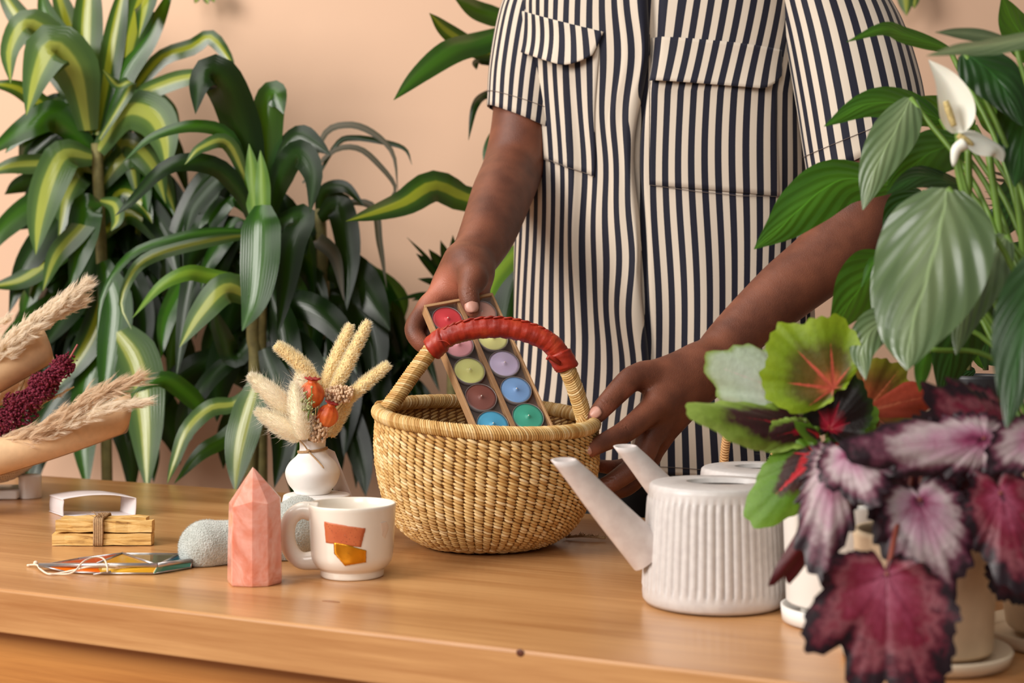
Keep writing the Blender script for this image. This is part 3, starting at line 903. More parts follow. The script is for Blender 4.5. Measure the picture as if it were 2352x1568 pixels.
bpart('side_wall', (BW/2-tk*1.6, 0, -BD), (BW/2, BLN, 0.001), M['kraft_box'])
bpart('end_wall', (-BW/2, 0, -BD), (BW/2, tk*2.2, 0.0014), M['kraft_box'])
bpart('end_wall', (-BW/2, BLN-tk*2, -BD), (BW/2, BLN, 0.001), M['kraft_box'])
bpart('divider', (-0.003, tk, -0.0105), (0.003, BLN-tk, -0.0012), M['kraft_box'])
t = NT('clear_plastic')
gl = t.n('ShaderNodeBsdfGlossy'); gl.inputs['Roughness'].default_value = 0.12
tr = t.n('ShaderNodeBsdfTransparent'); tr.inputs[0].default_value = (0.985, 0.98, 0.985, 1)
fz = t.n('ShaderNodeFresnel'); fz.inputs[0].default_value = 1.5
ms = t.n('ShaderNodeMixShader'); t.L.new(t.math('MULTIPLY', fz.outputs[0], 0.35), ms.inputs[0]); t.L.new(tr.outputs[0], ms.inputs[1]); t.L.new(gl.outputs[0], ms.inputs[2]); t.L.new(ms.outputs[0], t.out.inputs[0])
M['clear'] = t.m
bpart('clear_lid', (-BW/2+tk*1.7, tk*2.3, -0.0010), (BW/2-tk*1.7, BLN-tk*2.1, -0.0006), M['clear'])
# one tealight, then copies
def wax(name, c): return simple(name, c, 0.38, 0.03, 60, sss=0.12)
def make_meshes():
    cup = MB(); R = 0.0203
    lathe(cup, [(R*0.98, -0.0060), (R, -0.0057), (R, 0.0008), (R-0.0006, 0.0010), (R-0.0008, 0.0)], n=40, cap1=False)
    wx = MB(); lathe(wx, [(R-0.0007, -0.0050), (R-0.0007, -0.0002), (R*0.8, 0.0), (0.0048, 0.0004), (0.0026, 0.0016), (0.0013, 0.0032)], n=40)
    wk = MB(); tube(wk, [(0, 0, 0.001), (0.0002, 0, 0.0030), (0.0005, 0.0003, 0.0041)], [0.0008, 0.0008, 0.0006], 6)
    return cup, wx, wk
cup, wx, wk = make_meshes()
M['cup'] = simple('tealight_cup', rgb(150, 140, 136), 0.25)
M['wick'] = simple('wick', rgb(232, 218, 206), 0.8)
cupme = mesh_obj('cup', cup.v, cup.f, M['cup']); wickme = mesh_obj('wick', wk.v, wk.f, M['wick']); waxme = mesh_obj('wax', wx.v, wx.f, None)
LC = [('bright red', rgb(232, 66, 72)), ('bubblegum pink', rgb(252, 176, 182)), ('lime yellow', rgb(242, 238, 150)), ('chocolate brown', rgb(146, 88, 76)), ('sky blue', rgb(92, 184, 222))]
RC = [('salmon pink', rgb(250, 182, 160)), ('pale yellow', rgb(248, 240, 158)), ('lilac', rgb(228, 208, 236)), ('cornflower blue', rgb(142, 186, 236)), ('sea green', rgb(76, 184, 154))]
pitch = 0.0418
for ci, (xc, cols) in enumerate(((-0.0240, LC), (0.0240, RC))):
    for k, (nm, c) in enumerate(cols):
        pos = inbox((xc, 0.0255+pitch*k, -0.0040))
        tl = thing('tealight', 'round %s tealight candle in the clear-lidded box' % nm, 'candle', pos, 'tealights in the candle box')
        tl.rotation_euler = Matrix((rr_, -dd, nn_)).transposed().to_euler()
        for src, mt in ((cupme, None), (waxme, wax('wax_'+nm.replace(' ', '_'), c)), (wickme, None)):
            o = bpy.data.objects.new(src.name, src.data.copy() if mt else src.data); COL.objects.link(o); o.parent = tl
            if mt: o.data.materials.clear(); o.data.materials.append(mt)
for o in (cupme, waxme, wickme): bpy.data.objects.remove(o)

# ================================================================ mug
mc = Vector(((809-1176)/F*1.578, 1.578, TOPZ))
mug = thing('mug', 'cream ceramic mug with a rust patch and a gold patch, beside the pink crystal', 'mug', mc)
mprof = [(0.0305, 0.0), (0.0345, 0.0008), (0.0352, 0.006), (0.0358, 0.0085), (0.0405, 0.0125), (0.0445, 0.020), (0.0458, 0.030), (0.0466, 0.045), (0.0474, 0.060), (0.0482, 0.0755)]
mp = smoothprof(mprof, 60)
def mug_r(z):
    for (r0, z0), (r1, z1) in zip(mp[:-1], mp[1:]):
        if z0 <= z <= z1 and z1 > z0: return r0+(r1-r0)*(z-z0)/(z1-z0)
    return mp[-1][0]
inner = [(0.0486, 0.0790), (0.0480, 0.0806), (0.0470, 0.0808), (0.0460, 0.0796), (0.0450, 0.070), (0.043, 0.030), (0.038, 0.016), (0.012, 0.0125)]
mb = MB(); lathe(mb, mp+inner, mc, 72); 
M['mugglaze'] = simple('cream_glaze', rgb(236, 226, 212), 0.25, 0.015, 25, coat=0.35)
mb.build('mug_body', M['mugglaze'], mug)
hpth = [P(728, 1177, 1.578), P(693, 1172, 1.576), P(668, 1190, 1.575), P(659, 1225, 1.575), P(668, 1264, 1.575), P(694, 1287, 1.576), P(738, 1284, 1.578)]
mb = MB(); tube(mb, catmull(hpth, 36), [0.0078+0.0028*(abs(i-17.5)/17.5)**4 for i in range(36)], 14, squash=1.15); mb.build('handle', M['mugglaze'], mug)
def mugpatch(poly, name, mat, off, n=14):
    """polygon (px) wrapped on the mug wall"""
    cx = sum(p[0] for p in poly)/len(poly); cy = sum(p[1] for p in poly)/len(poly)
    out = []
    for a, b in zip(poly, poly[1:]+poly[:1]):
        for k in range(n): out.append((a[0]+(b[0]-a[0])*k/n+RNG.uniform(-.4, .4), a[1]+(b[1]-a[1])*k/n+RNG.uniform(-.4, .4)))
    def on(px, py, o_):
        Y = 1.53
        for _ in range(8):
            q = P(px, py, Y); r = mug_r(q.z-TOPZ)+o_; Y = mc.y-math.sqrt(max(1e-8, r*r-(q.x-mc.x)**2))
        return P(px, py, Y)
    rows = []
    for j in range(7):
        f = 1-j/6*0.98
        rows.append([on(cx+(x_-cx)*f, cy+(y_-cy)*f, off) for x_, y_ in out])
    rows.insert(0, [on(x_, y_, -0.0001) for x_, y_ in out])
    m = MB(); m.grid(rows, closed=True, flip=False); return m.build(name, mat, mug)
t = NT('rust_glaze'); oc = t.coord(); sp = t.voronoi(oc, 420)
t.base(t.mix(t.math('LESS_THAN', sp, 0.16), t.ramp(t.noise(oc, 60, 3), [(0.3, rgb(186, 92, 54)), (0.7, rgb(204, 112, 68))]), rgb(84, 36, 24))); t.p(rough=0.4)
mugpatch([(744, 1197), (800, 1208), (840, 1213), (829, 1256), (790, 1252), (748, 1246)], 'rust_patch', t.m, 0.0004)
M['gold'] = simple('gold_lustre', rgb(216, 148, 32), 0.2, 0.15, 60, 0.2, 120, 0.0006, metal=0.75)
mugpatch([(766, 1246), (790, 1249), (841, 1263), (841, 1291), (792, 1299), (767, 1271)], 'gold_patch', M['gold'], 0.0010)
faint = simple('faint_rust_wash', rgb(234, 214, 196), 0.3)
mugpatch([(874, 1200), (887, 1196), (893, 1210), (884, 1236), (877, 1228)], 'faint_patch', faint, 0.0002)

# ================================================================ rose quartz point
t = NT('rose_quartz'); oc = t.coord()
n1 = t.noise(oc, 28, 5, 0.6, 1.2); n2 = t.noise(oc, 9, 2)
vor = t.math('SUBTRACT', 1.0, t.math('MULTIPLY', t.math('ABSOLUTE', t.math('SUBTRACT', t.noise(oc, 22, 4, 0.6, 1.5), 0.5)), 9.0), True)
c = t.ramp(n1, [(0.25, rgb(206, 116, 88)), (0.5, rgb(224, 146, 122)), (0.75, rgb(234, 176, 158))])
c = t.mix(t.math('MULTIPLY', vor, 0.22), c, rgb(248, 214, 204))
t.base(c); t.p(rough=0.16, sss=0.45, coat=0.3, spec=0.5); t.b.inputs['Subsurface Radius'].default_value = (0.02, 0.008, 0.006); t.b.inputs['Subsurface Scale'].default_value = 0.6
qc = ground(585, 1338); qs = F/qc.y
poly = [(-0.0295, 0.002), (-0.0205, -0.0215), (0.002, -0.0262), (0.0185, -0.022), (0.0292, -0.004), (0.026, 0.019), (0.002, 0.027), (-0.021, 0.022)]
mb = MB(); z2 = 0.0885
lv = [(1.0, 0.0015, 0), (1.02, 0.004, 0), (1.0, z2*0.5, 0), (0.96, z2, 1)]
hts = [0.086, 0.0845, 0.091, 0.088, 0.0925, 0.090, 0.091, 0.087]
rows = [[qc+Vector((x_*0.96, y_*0.96, 0)) for x_, y_ in poly]]
for k, z, top in lv: rows.append([qc+Vector((x_*k, y_*k, hts[i] if top else z)) for i, (x_, y_) in enumerate(poly)])
mb.grid(rows, closed=True); mb.cap(list(range(8)), flip=True)
ap = len(mb.v); mb.v.append(qc+Vector((0.0, 0.0, 0.1235)))
b0 = 4*8
for i in range(8): mb.f.append((b0+i, b0+(i+1) % 8, ap))
o = mb.build('quartz_point', t.m, None, smooth=False, loc=qc); bevel(o, 0.0009, 2)
tag(o, 'pink rose quartz tower with a pointed faceted tip', 'crystal')

# ================================================================ soft socks
t = NT('sage_fleece'); oc = t.coord()
nz = t.noise(oc, 520, 3); n2 = t.noise(oc, 60, 3)
t.base(t.ramp(t.math('ADD', t.math('MULTIPLY', nz, 0.6), t.math('MULTIPLY', n2, 0.4)), [(0.3, rgb(158, 163, 154)), (0.65, rgb(206, 209, 202))])); t.p(rough=0.95, sheen=0.6, spec=0.1)
t.bump(nz, 0.9, 0.0025)
g0 = ground(478, 1294)
def Gs(px, py, Y): return np.array(P(px, py, Y))
cs = [cap_(Gs(478, 1254, 1.655), Gs(560, 1248, 1.67), 0.0265, 0.025), cap_(Gs(560, 1248, 1.67), Gs(650, 1240, 1.69), 0.025, 0.027),
      cap_(Gs(655, 1215, 1.70), Gs(690, 1186, 1.74), 0.030, 0.026), cap_(Gs(668, 1246, 1.69), Gs(712, 1236, 1.71), 0.024, 0.024), ell_(Gs(468, 1258, 1.65), (0.026, 0.030, 0.0265))]
V4, F4 = sdf_mesh(cs, [], 0.0025, 0.02)
V4[:, 2] = np.maximum(V4[:, 2], TOPZ+0.0006)
so = mesh_obj('rolled_sock', V4, F4, t.m, None, True, None, tuple(g0))
fz_ = np.random.RandomState(3); sel = fz_.choice(len(V4), 16000); cN = V4.mean(0)
nrm = np.zeros_like(V4); fa = np.cross(V4[F4[:, 1]]-V4[F4[:, 0]], V4[F4[:, 2]]-V4[F4[:, 0]])
for q in range(4): np.add.at(nrm, F4[:, q], fa)
nrm /= np.maximum(1e-12, np.linalg.norm(nrm, axis=1))[:, None]
if ((V4-cN)*nrm).sum(1).mean() < 0: nrm = -nrm
fm = MB()
for q in sel:
    p0 = Vector(V4[q]); n_ = Vector(nrm[q])
    if n_.z < -0.3: continue
    d = (n_+Vector(fz_.normal(0, .5, 3))).normalized(); sd = d.cross(Vector((0, -1, .2))).normalized()*0.00013
    fm.add([p0-sd, p0+sd, p0+d*0.0016*(0.5+fz_.rand())], [(0, 1, 2)])
fo = fm.build('fuzz', t.m, so); fo['kind'] = 'stuff'
tag(so, 'folded sage-grey fleecy sock lying behind the pink crystal and the mug', 'sock')

# ================================================================ riser, vase, tag
vY = 1.80; vx = (718-1176)/F*vY
def vz(py): return CAMZ-(py-HOR)/F*vY
vr = lambda n: n*vY/F
rz = vz(1133)
mb = MB(); rc = Vector(((728-1176)/F*vY, vY, TOPZ))
rh = rz-TOPZ
lathe(mb, smoothprof([(0.036, 0), (0.041, 0.001), (0.0425, 0.02), (0.0435, rh-0.014), (0.0425, rh-0.004), (0.039, rh-0.0006), (0.02, rh), (0.001, rh)], 40), rc, 56)
o = mb.build('white_riser', M['matte_white'], None, loc=rc); tag(o, 'smooth white round riser under the flower vase', 'riser')
vb = Vector((vx, vY, rz))
vs_ = thing('bud_vase', 'small white bulb-shaped bud vase tied with twine, holding dried flowers', 'vase', vb)
pr = [(vr(36), 0), (vr(40), 0.0008), (vr(44), vz(1124)-rz), (vr(55), vz(1110)-rz), (vr(62), vz(1090)-rz), (vr(61), vz(1076)-rz), (vr(52), vz(1060)-rz), (vr(38), vz(1047)-rz), (vr(31), vz(1036)-rz), (vr(29.5), vz(1025)-rz), (vr(30.5), vz(1011)-rz)]
pi_ = [(vr(28.5), vz(1010)-rz), (vr(26.5), vz(1012)-rz), (vr(26), vz(1030)-rz), (vr(40), vz(1060)-rz), (vr(40), vz(1100)-rz), (0.002, vz(1120)-rz)]
mb = MB(); lathe(mb, smoothprof(pr, 50)+pi_, vb, 56); mb.build('vase_body', M['matte_white'], vs_)
tw = thing('twine_tie', 'thin jute twine knotted around the neck of the white vase', 'twine', Vector((vx, vY, vz(1034))))
mb = MB()
for k in range(2):
    tube(mb, [Vector((vx+math.cos(a)*(vr(32)+0.0006), vY+math.sin(a)*(vr(32)+0.0006), vz(1034)+0.0022*math.cos(a)+0.0012*k)) for a in [2*math.pi*i/40 for i in range(41)]], 0.0011, 6, cap=False)
mb.build('loop', M['twine'], tw)
for pts in ([(708, 1036, 1.779), (722, 1050, 1.776), (735, 1064, 1.771), (744, 1075, 1.766)], [(708, 1036, 1.779), (700, 1024, 1.778), (690, 1013, 1.779), (683, 1008, 1.782)]):
    mb = MB(); tube(mb, catmull([P(*p) for p in pts], 10), [0.0010]*9+[0.0006], 6); mb.build('tail', M['twine'], tw)
mb = MB(); blob(mb, P(708, 1035, 1.7785), 0.0026, 0.0016, 0.0022, nu=10, nv=8); mb.build('knot', M['twine'], tw)
# paper tag leaning behind the vase
tg = thing('paper_tag', 'white paper tag hanging behind the bud vase', 'tag', P(785, 1140, 1.84))
fr_ = [P(746, 1026, 1.818), P(769, 1037, 1.822), P(809, 1140, 1.838), P(770, 1147, 1.842)]
n_ = (fr_[1]-fr_[0]).cross(fr_[3]-fr_[0]).normalized()*0.0005
mb = MB(); mb.add(fr_+[p+n_ for p in fr_], [(0, 1, 2, 3), (7, 6, 5, 4), (0, 4, 5, 1), (1, 5, 6, 2), (2, 6, 7, 3), (3, 7, 4, 0)]); mb.build('card', M['paper_white'], tg, smooth=False)
inkm = simple('ink', rgb(70, 64, 74), 0.6)
mb = MB()
for k in range(5):
    a = P(777+k*3.2, 1126+k*1.7, 1.8325+k*0.0004); tube(mb, [a, a+Vector((0.0008, 0, -0.0016 if k % 2 else -0.0004))], 0.00025, 4)
mb.build('small_print', inkm, tg)

# ================================================================ dried flowers in the vase
def hair_strands(mb, axis, rad, n, ln, wid, lean=0.5, rng=RNG, droop=0.0, seg=2):
    """fine hairs growing from a spindle around an axis"""
    pts = catmull(axis, 40)
    for _ in range(n):
        v = rng.random(); k = min(38, int(v*39)); c = pts[k].lerp(pts[k+1], v*39-k)
        tn = (pts[k+1]-pts[k]).normalized(); a, b = frame(tn)
        th = rng.uniform(0, 2*math.pi); e = a*math.cos(th)+b*math.sin(th)
        r = rad(v); p0 = c+e*r*rng.uniform(0.55, 1.0)
        d = (e*(1-lean)+tn*lean+Vector((rng.gauss(0, .14), rng.gauss(0, .14), rng.gauss(0, .14)))).normalized()
        l = ln(v)*rng.uniform(0.6, 1.25)
        sd = d.cross(Vector((0, -1, 0.2))); sd = sd.normalized()*wid if sd.length > 1e-4 else Vector((wid, 0, 0))
        p1 = p0+d*l*0.55; p2 = p1+(d+tn*0.25-Vector((0, 0, droop))).normalized()*l*0.45
        mb.add([p0-sd, p0+sd, p1-sd*0.7, p1+sd*0.7, p2], [(0, 1, 3, 2), (2, 3, 4)])
def tufts(mb, axis, rad, n, ln, wid, lean=0.85, per=14, rng=RNG):
    """feathery plume: strands gathered in small tufts"""
    pts = catmull(axis, 40)
    for _ in range(n):
        v = rng.random(); k = min(38, int(v*39)); c = pts[k].lerp(pts[k+1], v*39-k)
        tn = (pts[k+1]-pts[k]).normalized(); a, b = frame(tn); th = rng.uniform(0, 2*math.pi); e = a*math.cos(th)+b*math.sin(th)
        p0 = c+e*rad(v)*rng.uniform(0.1, 0.75)
        d = (e*(1-lean)+tn*lean+Vector((rng.gauss(0, .20), rng.gauss(0, .20), rng.gauss(0, .20)))).normalized(); l = ln(v)*rng.uniform(0.5, 1.3)
        tipj = p0+d*l
        for _q in range(per):
            s0 = p0+Vector((rng.gauss(0, .0016), rng.gauss(0, .0016), rng.gauss(0, .0016)))-d*l*rng.uniform(0, .3)
            e0 = tipj+Vector((rng.gauss(0, .0013), rng.gauss(0, .0013), rng.gauss(0, .0013)))-d*l*rng.uniform(0, .5)
            m_ = (s0+e0)/2+e*rng.uniform(-.0005, .0022)
            sd = (e0-s0).cross(Vector((0, -1, 0.2))); sd = sd.normalized()*wid if sd.length > 1e-7 else Vector((wid, 0, 0))
            mb.add([s0-sd, s0+sd, m_-sd*0.8, m_+sd*0.8, e0], [(0, 1, 3, 2), (2, 3, 4)])
def fluff_mat(name, c, tr=0.5):
    t = NT(name); g_ = t.n('ShaderNodeNewGeometry').outputs['Random Per Island']
    col = t.ramp(g_, [(0, tuple(x*0.82 for x in c[:3])+(1,)), (1, tuple(min(1, x*1.08) for x in c[:3])+(1,))])
    t.base(col); t.p(rough=0.8, spec=0.2)
    tl = t.n('ShaderNodeBsdfTranslucent'); t.L.new(col, tl.inputs[0]); ms = t.n('ShaderNodeMixShader'); ms.inputs[0].default_value = tr
    t.L.new(t.b.outputs[0], ms.inputs[1]); t.L.new(tl.outputs[0], ms.inputs[2]); t.L.new(ms.outputs[0], t.out.inputs[0]); return t.m
M['bunny'] = fluff_mat('bunny_tail_fluff', rgb(255, 246, 228)); M['bunny_core'] = simple('bunny_tail_core', rgb(246, 228, 196), 0.9)
M['canary'] = fluff_mat('foxtail_bristle', rgb(255, 244, 214)); M['canary_core'] = simple('foxtail_core', rgb(238, 208, 150), 0.9, 0.15, 300)
mouth = P(720, 1014, vY)
def spindle(mb, axis, rad, n=12, m=24):
    pts = catmull(axis, m); rows = []
    for j, c in enumerate(pts):
        tn = (pts[min(j+1, m-1)]-pts[max(j-1, 0)]).normalized(); a, b = frame(tn); r = max(0.0002, rad(j/(m-1)))
        rows.append([c+(a*math.cos(2*math.pi*i/n)+b*math.sin(2*math.pi*i/n))*r for i in range(n)])
    s = mb.grid(rows, closed=True); mb.cap([s+i for i in range(n)], flip=True); mb.cap([s+(m-1)*n+i for i in range(n)])
def flower_stem(root, a, mat=None, foot=(720, 1075), Y=None):
    mb = MB(); tube(mb, catmull([a, (a*0.35+mouth*0.65), P(foot[0], foot[1], vY)], 14), 0.0009, 6); mb.build('stem', mat or M['straw_stem'], root)
def bunny(name_lab, axis, rpx, n=2600):
    ax = [P(*p) for p in axis]; R = PX(rpx, axis[0][2])
    rad = lambda v: R*(math.sin(math.pi*min(1, 0.10+0.90*v))**0.55)*(1-0.25*v)
    th_ = thing('bunny_tail', name_lab, 'dried flower', ax[0], 'fluffy bunny tail grasses in the vase')
    mb = MB(); spindle(mb, ax, lambda v: rad(v)*0.80); mb.build('head', M['bunny_core'], th_)
    mb = MB(); hair_strands(mb, ax, rad, n, lambda v: 0.006, 0.00022, 0.55); hair_strands(mb, ax, rad, 120, lambda v: 0.016, 0.00013, 0.35)
    o = mb.build('fluff', M['bunny'], th_); o['kind'] = 'stuff'; flower_stem(th_, ax[0])
bunny('fluffy cream bunny tail grass pointing furthest left', [(672, 948, 1.79), (625, 905, 1.78), (574, 862, 1.775)], 27)
bunny('fluffy cream bunny tail grass, lowest on the left of the vase', [(694, 1004, 1.785), (645, 975, 1.775), (590, 944, 1.77)], 27)
bunny('fluffy cream bunny tail grass standing upright right before the poppy pods', [(700, 1006, 1.768), (688, 950, 1.760), (676, 880, 1.76)], 29)
bunny('fluffy cream bunny tail grass leaning behind the upper poppy pod', [(688, 918, 1.80), (692, 880, 1.80), (704, 838, 1.80)], 22, 1800)
def foxtail(lab, axis, rpx, n=3400):
    ax = [P(*p) for p in axis]; R = PX(rpx, axis[0][2])
    rad = lambda v: R*(0.80+0.3*math.sin(math.pi*min(1, v*1.1)))*(1 if v < 0.9 else 1-0.5*((v-0.9)/0.1)**2)
    th_ = thing('foxtail_grass', lab, 'dried flower', ax[0], 'dried foxtail spikes in the vase')
    mb = MB(); spindle(mb, ax, lambda v: rad(v)*0.78)
    for _ in range(420):
        v = RNG.random(); q = catmull(ax, 20); c = q[min(18, int(v*19))]; tn = (q[1]-q[0]).normalized(); a, b = frame(tn); th0 = RNG.uniform(0, 6.283)
        c = q[min(18, int(v*19))].lerp(q[min(19, int(v*19)+1)], v*19-int(v*19))
        blob(mb, c+(a*math.cos(th0)+b*math.sin(th0))*rad(v)*0.78, 0.0011, 0.0011, 0.0014, nu=5, nv=4)
    mb.build('spike', M['canary_core'], th_)
    mb = MB(); hair_strands(mb, ax, rad, n, lambda v: 0.0042, 0.00020, 0.45)
    o = mb.build('bristles', M['canary'], th_); o['kind'] = 'stuff'; flower_stem(th_, ax[0])
foxtail('pale dried foxtail spike leaning up to the left', [(730, 890, 1.805), (690, 835, 1.80), (634, 791, 1.795)], 17)
foxtail('straw-coloured foxtail spike, inner one of the tall pair', [(738, 905, 1.81), (768, 830, 1.81), (806, 745, 1.81)], 15)
foxtail('straw-coloured foxtail spike reaching highest above the vase', [(762, 905, 1.80), (800, 830, 1.795), (847, 737, 1.79)], 15)
foxtail('short foxtail spike leaning furthest to the right towards the basket', [(790, 925, 1.80), (836, 882, 1.795), (893, 836, 1.79)], 14)
foxtail('low foxtail spike behind the lower poppy pod', [(756, 1000, 1.815), (780, 955, 1.815), (806, 905, 1.815)], 15, 2400)
t = NT('orange_pod'); oc = t.coord(); n1 = t.noise(oc, 60, 4)
t.base(t.ramp(n1, [(0.30, rgb(150, 34, 16)), (0.42, rgb(206, 84, 28)), (0.7, rgb(228, 122, 56))])); t.p(rough=0.45); t.bump(t.noise(oc, 220, 3), 0.3, 0.001)
podm = t.m; crownm = simple('pod_crown', rgb(150, 26, 24), 0.6, 0.2, 200)
def pod(lab, c, R, up):
    c = P(*c); R = PX(R, c.y); u = Vector(up).normalized(); a, b = frame(u)
    th_ = thing('poppy_pod', lab, 'dried flower', c-u*R*1.1, 'orange poppy pods in the vase')
    mb = MB(); rows = []
    for j in range(18):
        v = j/17; t0 = math.pi*(0.03+0.85*v); n = 44
        rows.append([c-u*math.cos(t0)*R*1.08+(a*math.cos(2*math.pi*i/n)+b*math.sin(2*math.pi*i/n))*math.sin(t0)*R*(1-0.07*abs(math.cos(2*math.pi*i/n*5.5))) for i in range(n)])
    rows.append([c+u*R*1.22+(a*math.cos(2*math.pi*i/44)+b*math.sin(2*math.pi*i/44))*R*0.42 for i in range(44)])
    s = mb.grid(rows, closed=True); mb.cap([s+i for i in range(44)], flip=True); mb.build('capsule', podm, th_)
    mb = MB(); rows = []
    for j, (rk, zk) in enumerate(((0.40, 1.18), (0.62, 1.27), (0.66, 1.32), (0.4, 1.30), (0.05, 1.24))):
        rows.append([c+u*(R*zk+R*0.05*math.sin(9*2*math.pi*i/44)*(rk > 0.5))+(a*math.cos(2*math.pi*i/44)+b*math.sin(2*math.pi*i/44))*R*rk*(1+0.10*math.sin(9*2*math.pi*i/44)*(rk > 0.5)) for i in range(44)])
    mb.grid(rows, closed=True); mb.build('crown', crownm, th_); flower_stem(th_, c-u*R)
pod('orange dried poppy pod, the upper one', (716, 906, 1.775), 29, (0.08, -0.1, 1))
pod('orange dried poppy pod, the lower one tilted right', (752, 955, 1.772), 25, (0.35, -0.1, 1))
M['rice'] = simple('rice_flower', rgb(214, 180, 146), 0.7, 0.12, 400)
def cluster(lab, c, rx, ry, n):
    th_ = thing('rice_flower', lab, 'dried flower', P(c[0], c[1]+ry, c[2]), 'beige rice flower clusters in the vase')
    mb = MB()
    for _ in range(n):
        while True:
            x_, y_, z_ = RNG.uniform(-1, 1), RNG.uniform(-1, 0.6), RNG.uniform(-1, 1)
            if x_*x_+y_*y_+z_*z_ < 1: break
        q = P(c[0]+x_*rx, c[1]+z_*ry, c[2]+y_*0.012); s = RNG.uniform(0.0014, 0.0024)
        blob(mb, q, s, s, s*1.15, nu=7, nv=5)
    o = mb.build('buds', M['rice'], th_); o['kind'] = 'stuff'; flower_stem(th_, P(c[0], c[1], c[2]), M['stem_brown'])
cluster('beige rice flower cluster between the foxtails and the pods', (782, 905, 1.785), 36, 22, 190)
cluster('beige rice flower cluster hanging over the vase mouth', (729, 984, 1.772), 27, 34, 190)
th_ = thing('green_sprig', 'tiny pale green flower sprig across the upper poppy pod', 'dried flower', P(708, 950, 1.755))
mb = MB()
for _ in range(70):
    s = RNG.uniform(0.0009, 0.0016); blob(mb, P(706+RNG.gauss(0, 8), 928+RNG.gauss(0, 11), 1.753+RNG.uniform(-.004, .004)), s, s, s, nu=6, nv=4)
for c in ((700, 903), (716, 889)): blob(mb, P(c[0], c[1], 1.752), 0.0018, 0.0018, 0.0018, nu=8, nv=6)
mb.build('buds', simple('sage_buds', rgb(168, 168, 116), 0.8, 0.2, 300), th_)['kind'] = 'stuff'
mb = MB()
for c in ((700, 903), (716, 889), (706, 926)): tube(mb, catmull([P(*c, 1.753), P((c[0]+706)/2+4, (c[1]+960)/2, 1.752), P(708, 965, 1.755), P(714, 1014, 1.79)], 8), 0.0005, 5)
mb.build('stalks', M['stem_green'], th_)
# ================================================================ left of the table
# incense sticks bundle
def aged_stick(): 
    t = NT('holy_wood'); oc = t.coord()
    m = t.mapping(oc, scale=(14, 160, 160)); n1 = t.noise(m, 1.0, 5, 0.6, 1.0); n2 = t.noise(oc, 40, 2)
    c = t.ramp(n1, [(0.34, rgb(120, 74, 26)), (0.44, rgb(206, 160, 88)), (0.6, rgb(230, 194, 128)), (0.8, rgb(240, 214, 164))])
    t.base(t.mix(t.math('MULTIPLY', n2, 0.3), c, rgb(214, 168, 84))); t.p(rough=0.7); t.bump(n1, 0.5, 0.0015); return t.m
M['stick'] = aged_stick()
pb = ground(232, 1254)
ps = thing('stick_bundle', 'bundle of split pale wood sticks tied with jute twine', 'incense wood', pb)
bs = F/pb.y
def stick(x0, x1, y0, y1, z0, z1, tw=0.0, jitter=0.0012):
    """x in px of the front, y in metres behind the front, z metres above table"""
    X0, X1 = (x0-1176)/bs, (x1-1176)/bs
    m = MB(); rows = []
    for k in range(9):
        u = k/8; x_ = X0+(X1-X0)*u; dz = tw*u
        j = [RNG.uniform(-jitter, jitter) for _ in range(8)]
        rows.append([Vector((x_, pb.y+y0+j[0], TOPZ+z0+dz+abs(j[1]))), Vector((x_, pb.y+y1+j[2], TOPZ+z0+dz+abs(j[3]))), Vector((x_, pb.y+y1+j[4], TOPZ+z1+dz+j[5])), Vector((x_, pb.y+y0+j[6], TOPZ+z1+dz+j[7]))])
    s = m.grid(rows, closed=True, flip=False); m.cap([s, s+1, s+2, s+3], flip=True); e = s+8*4; m.cap([e, e+1, e+2, e+3])
    return m.build('stick', M['stick'], ps, smooth=False)
stick(119, 347, 0.000, 0.016, 0.0005, 0.0155)
stick(122, 340, 0.018, 0.032, 0.0005, 0.017)
stick(127, 348, 0.001, 0.017, 0.0172, 0.0315, -0.001)
stick(129, 327, 0.018, 0.033, 0.0172, 0.0335, 0.0)
mb = MB(); X = (226-1176)/bs
for k in range(5):
    q = (k-2)*0.0024
    loop = [Vector((X+q, pb.y-0.002, TOPZ+0.001)), Vector((X+q+0.0008, pb.y-0.003, TOPZ+0.019)), Vector((X+q, pb.y-0.0005, TOPZ+0.0335)), Vector((X+q, pb.y+0.017, TOPZ+0.0355)), Vector((X+q, pb.y+0.0345, TOPZ+0.035)), Vector((X+q, pb.y+0.035, TOPZ+0.018)), Vector((X+q, pb.y+0.033, TOPZ+0.0012))]
    tube(mb, catmull(loop, 24), 0.0016, 6)
tw_ = mb.build('twine', M['twine'], ps)
mb = MB()
for k in range(26):
    a = Vector((X+RNG.uniform(-.006, .006), pb.y+RNG.uniform(-.002, .012), TOPZ+0.036)); d = Vector((RNG.gauss(0, .006), RNG.gauss(0, .003), RNG.uniform(.001, .008)))
    tube(mb, catmull([a, a+d*0.6+Vector((0, 0, .001)), a+d+Vector((RNG.gauss(0, .002), 0, -0.001))], 5), 0.00022, 4)
mb.build('loose_fibres', M['twine'], tw_)

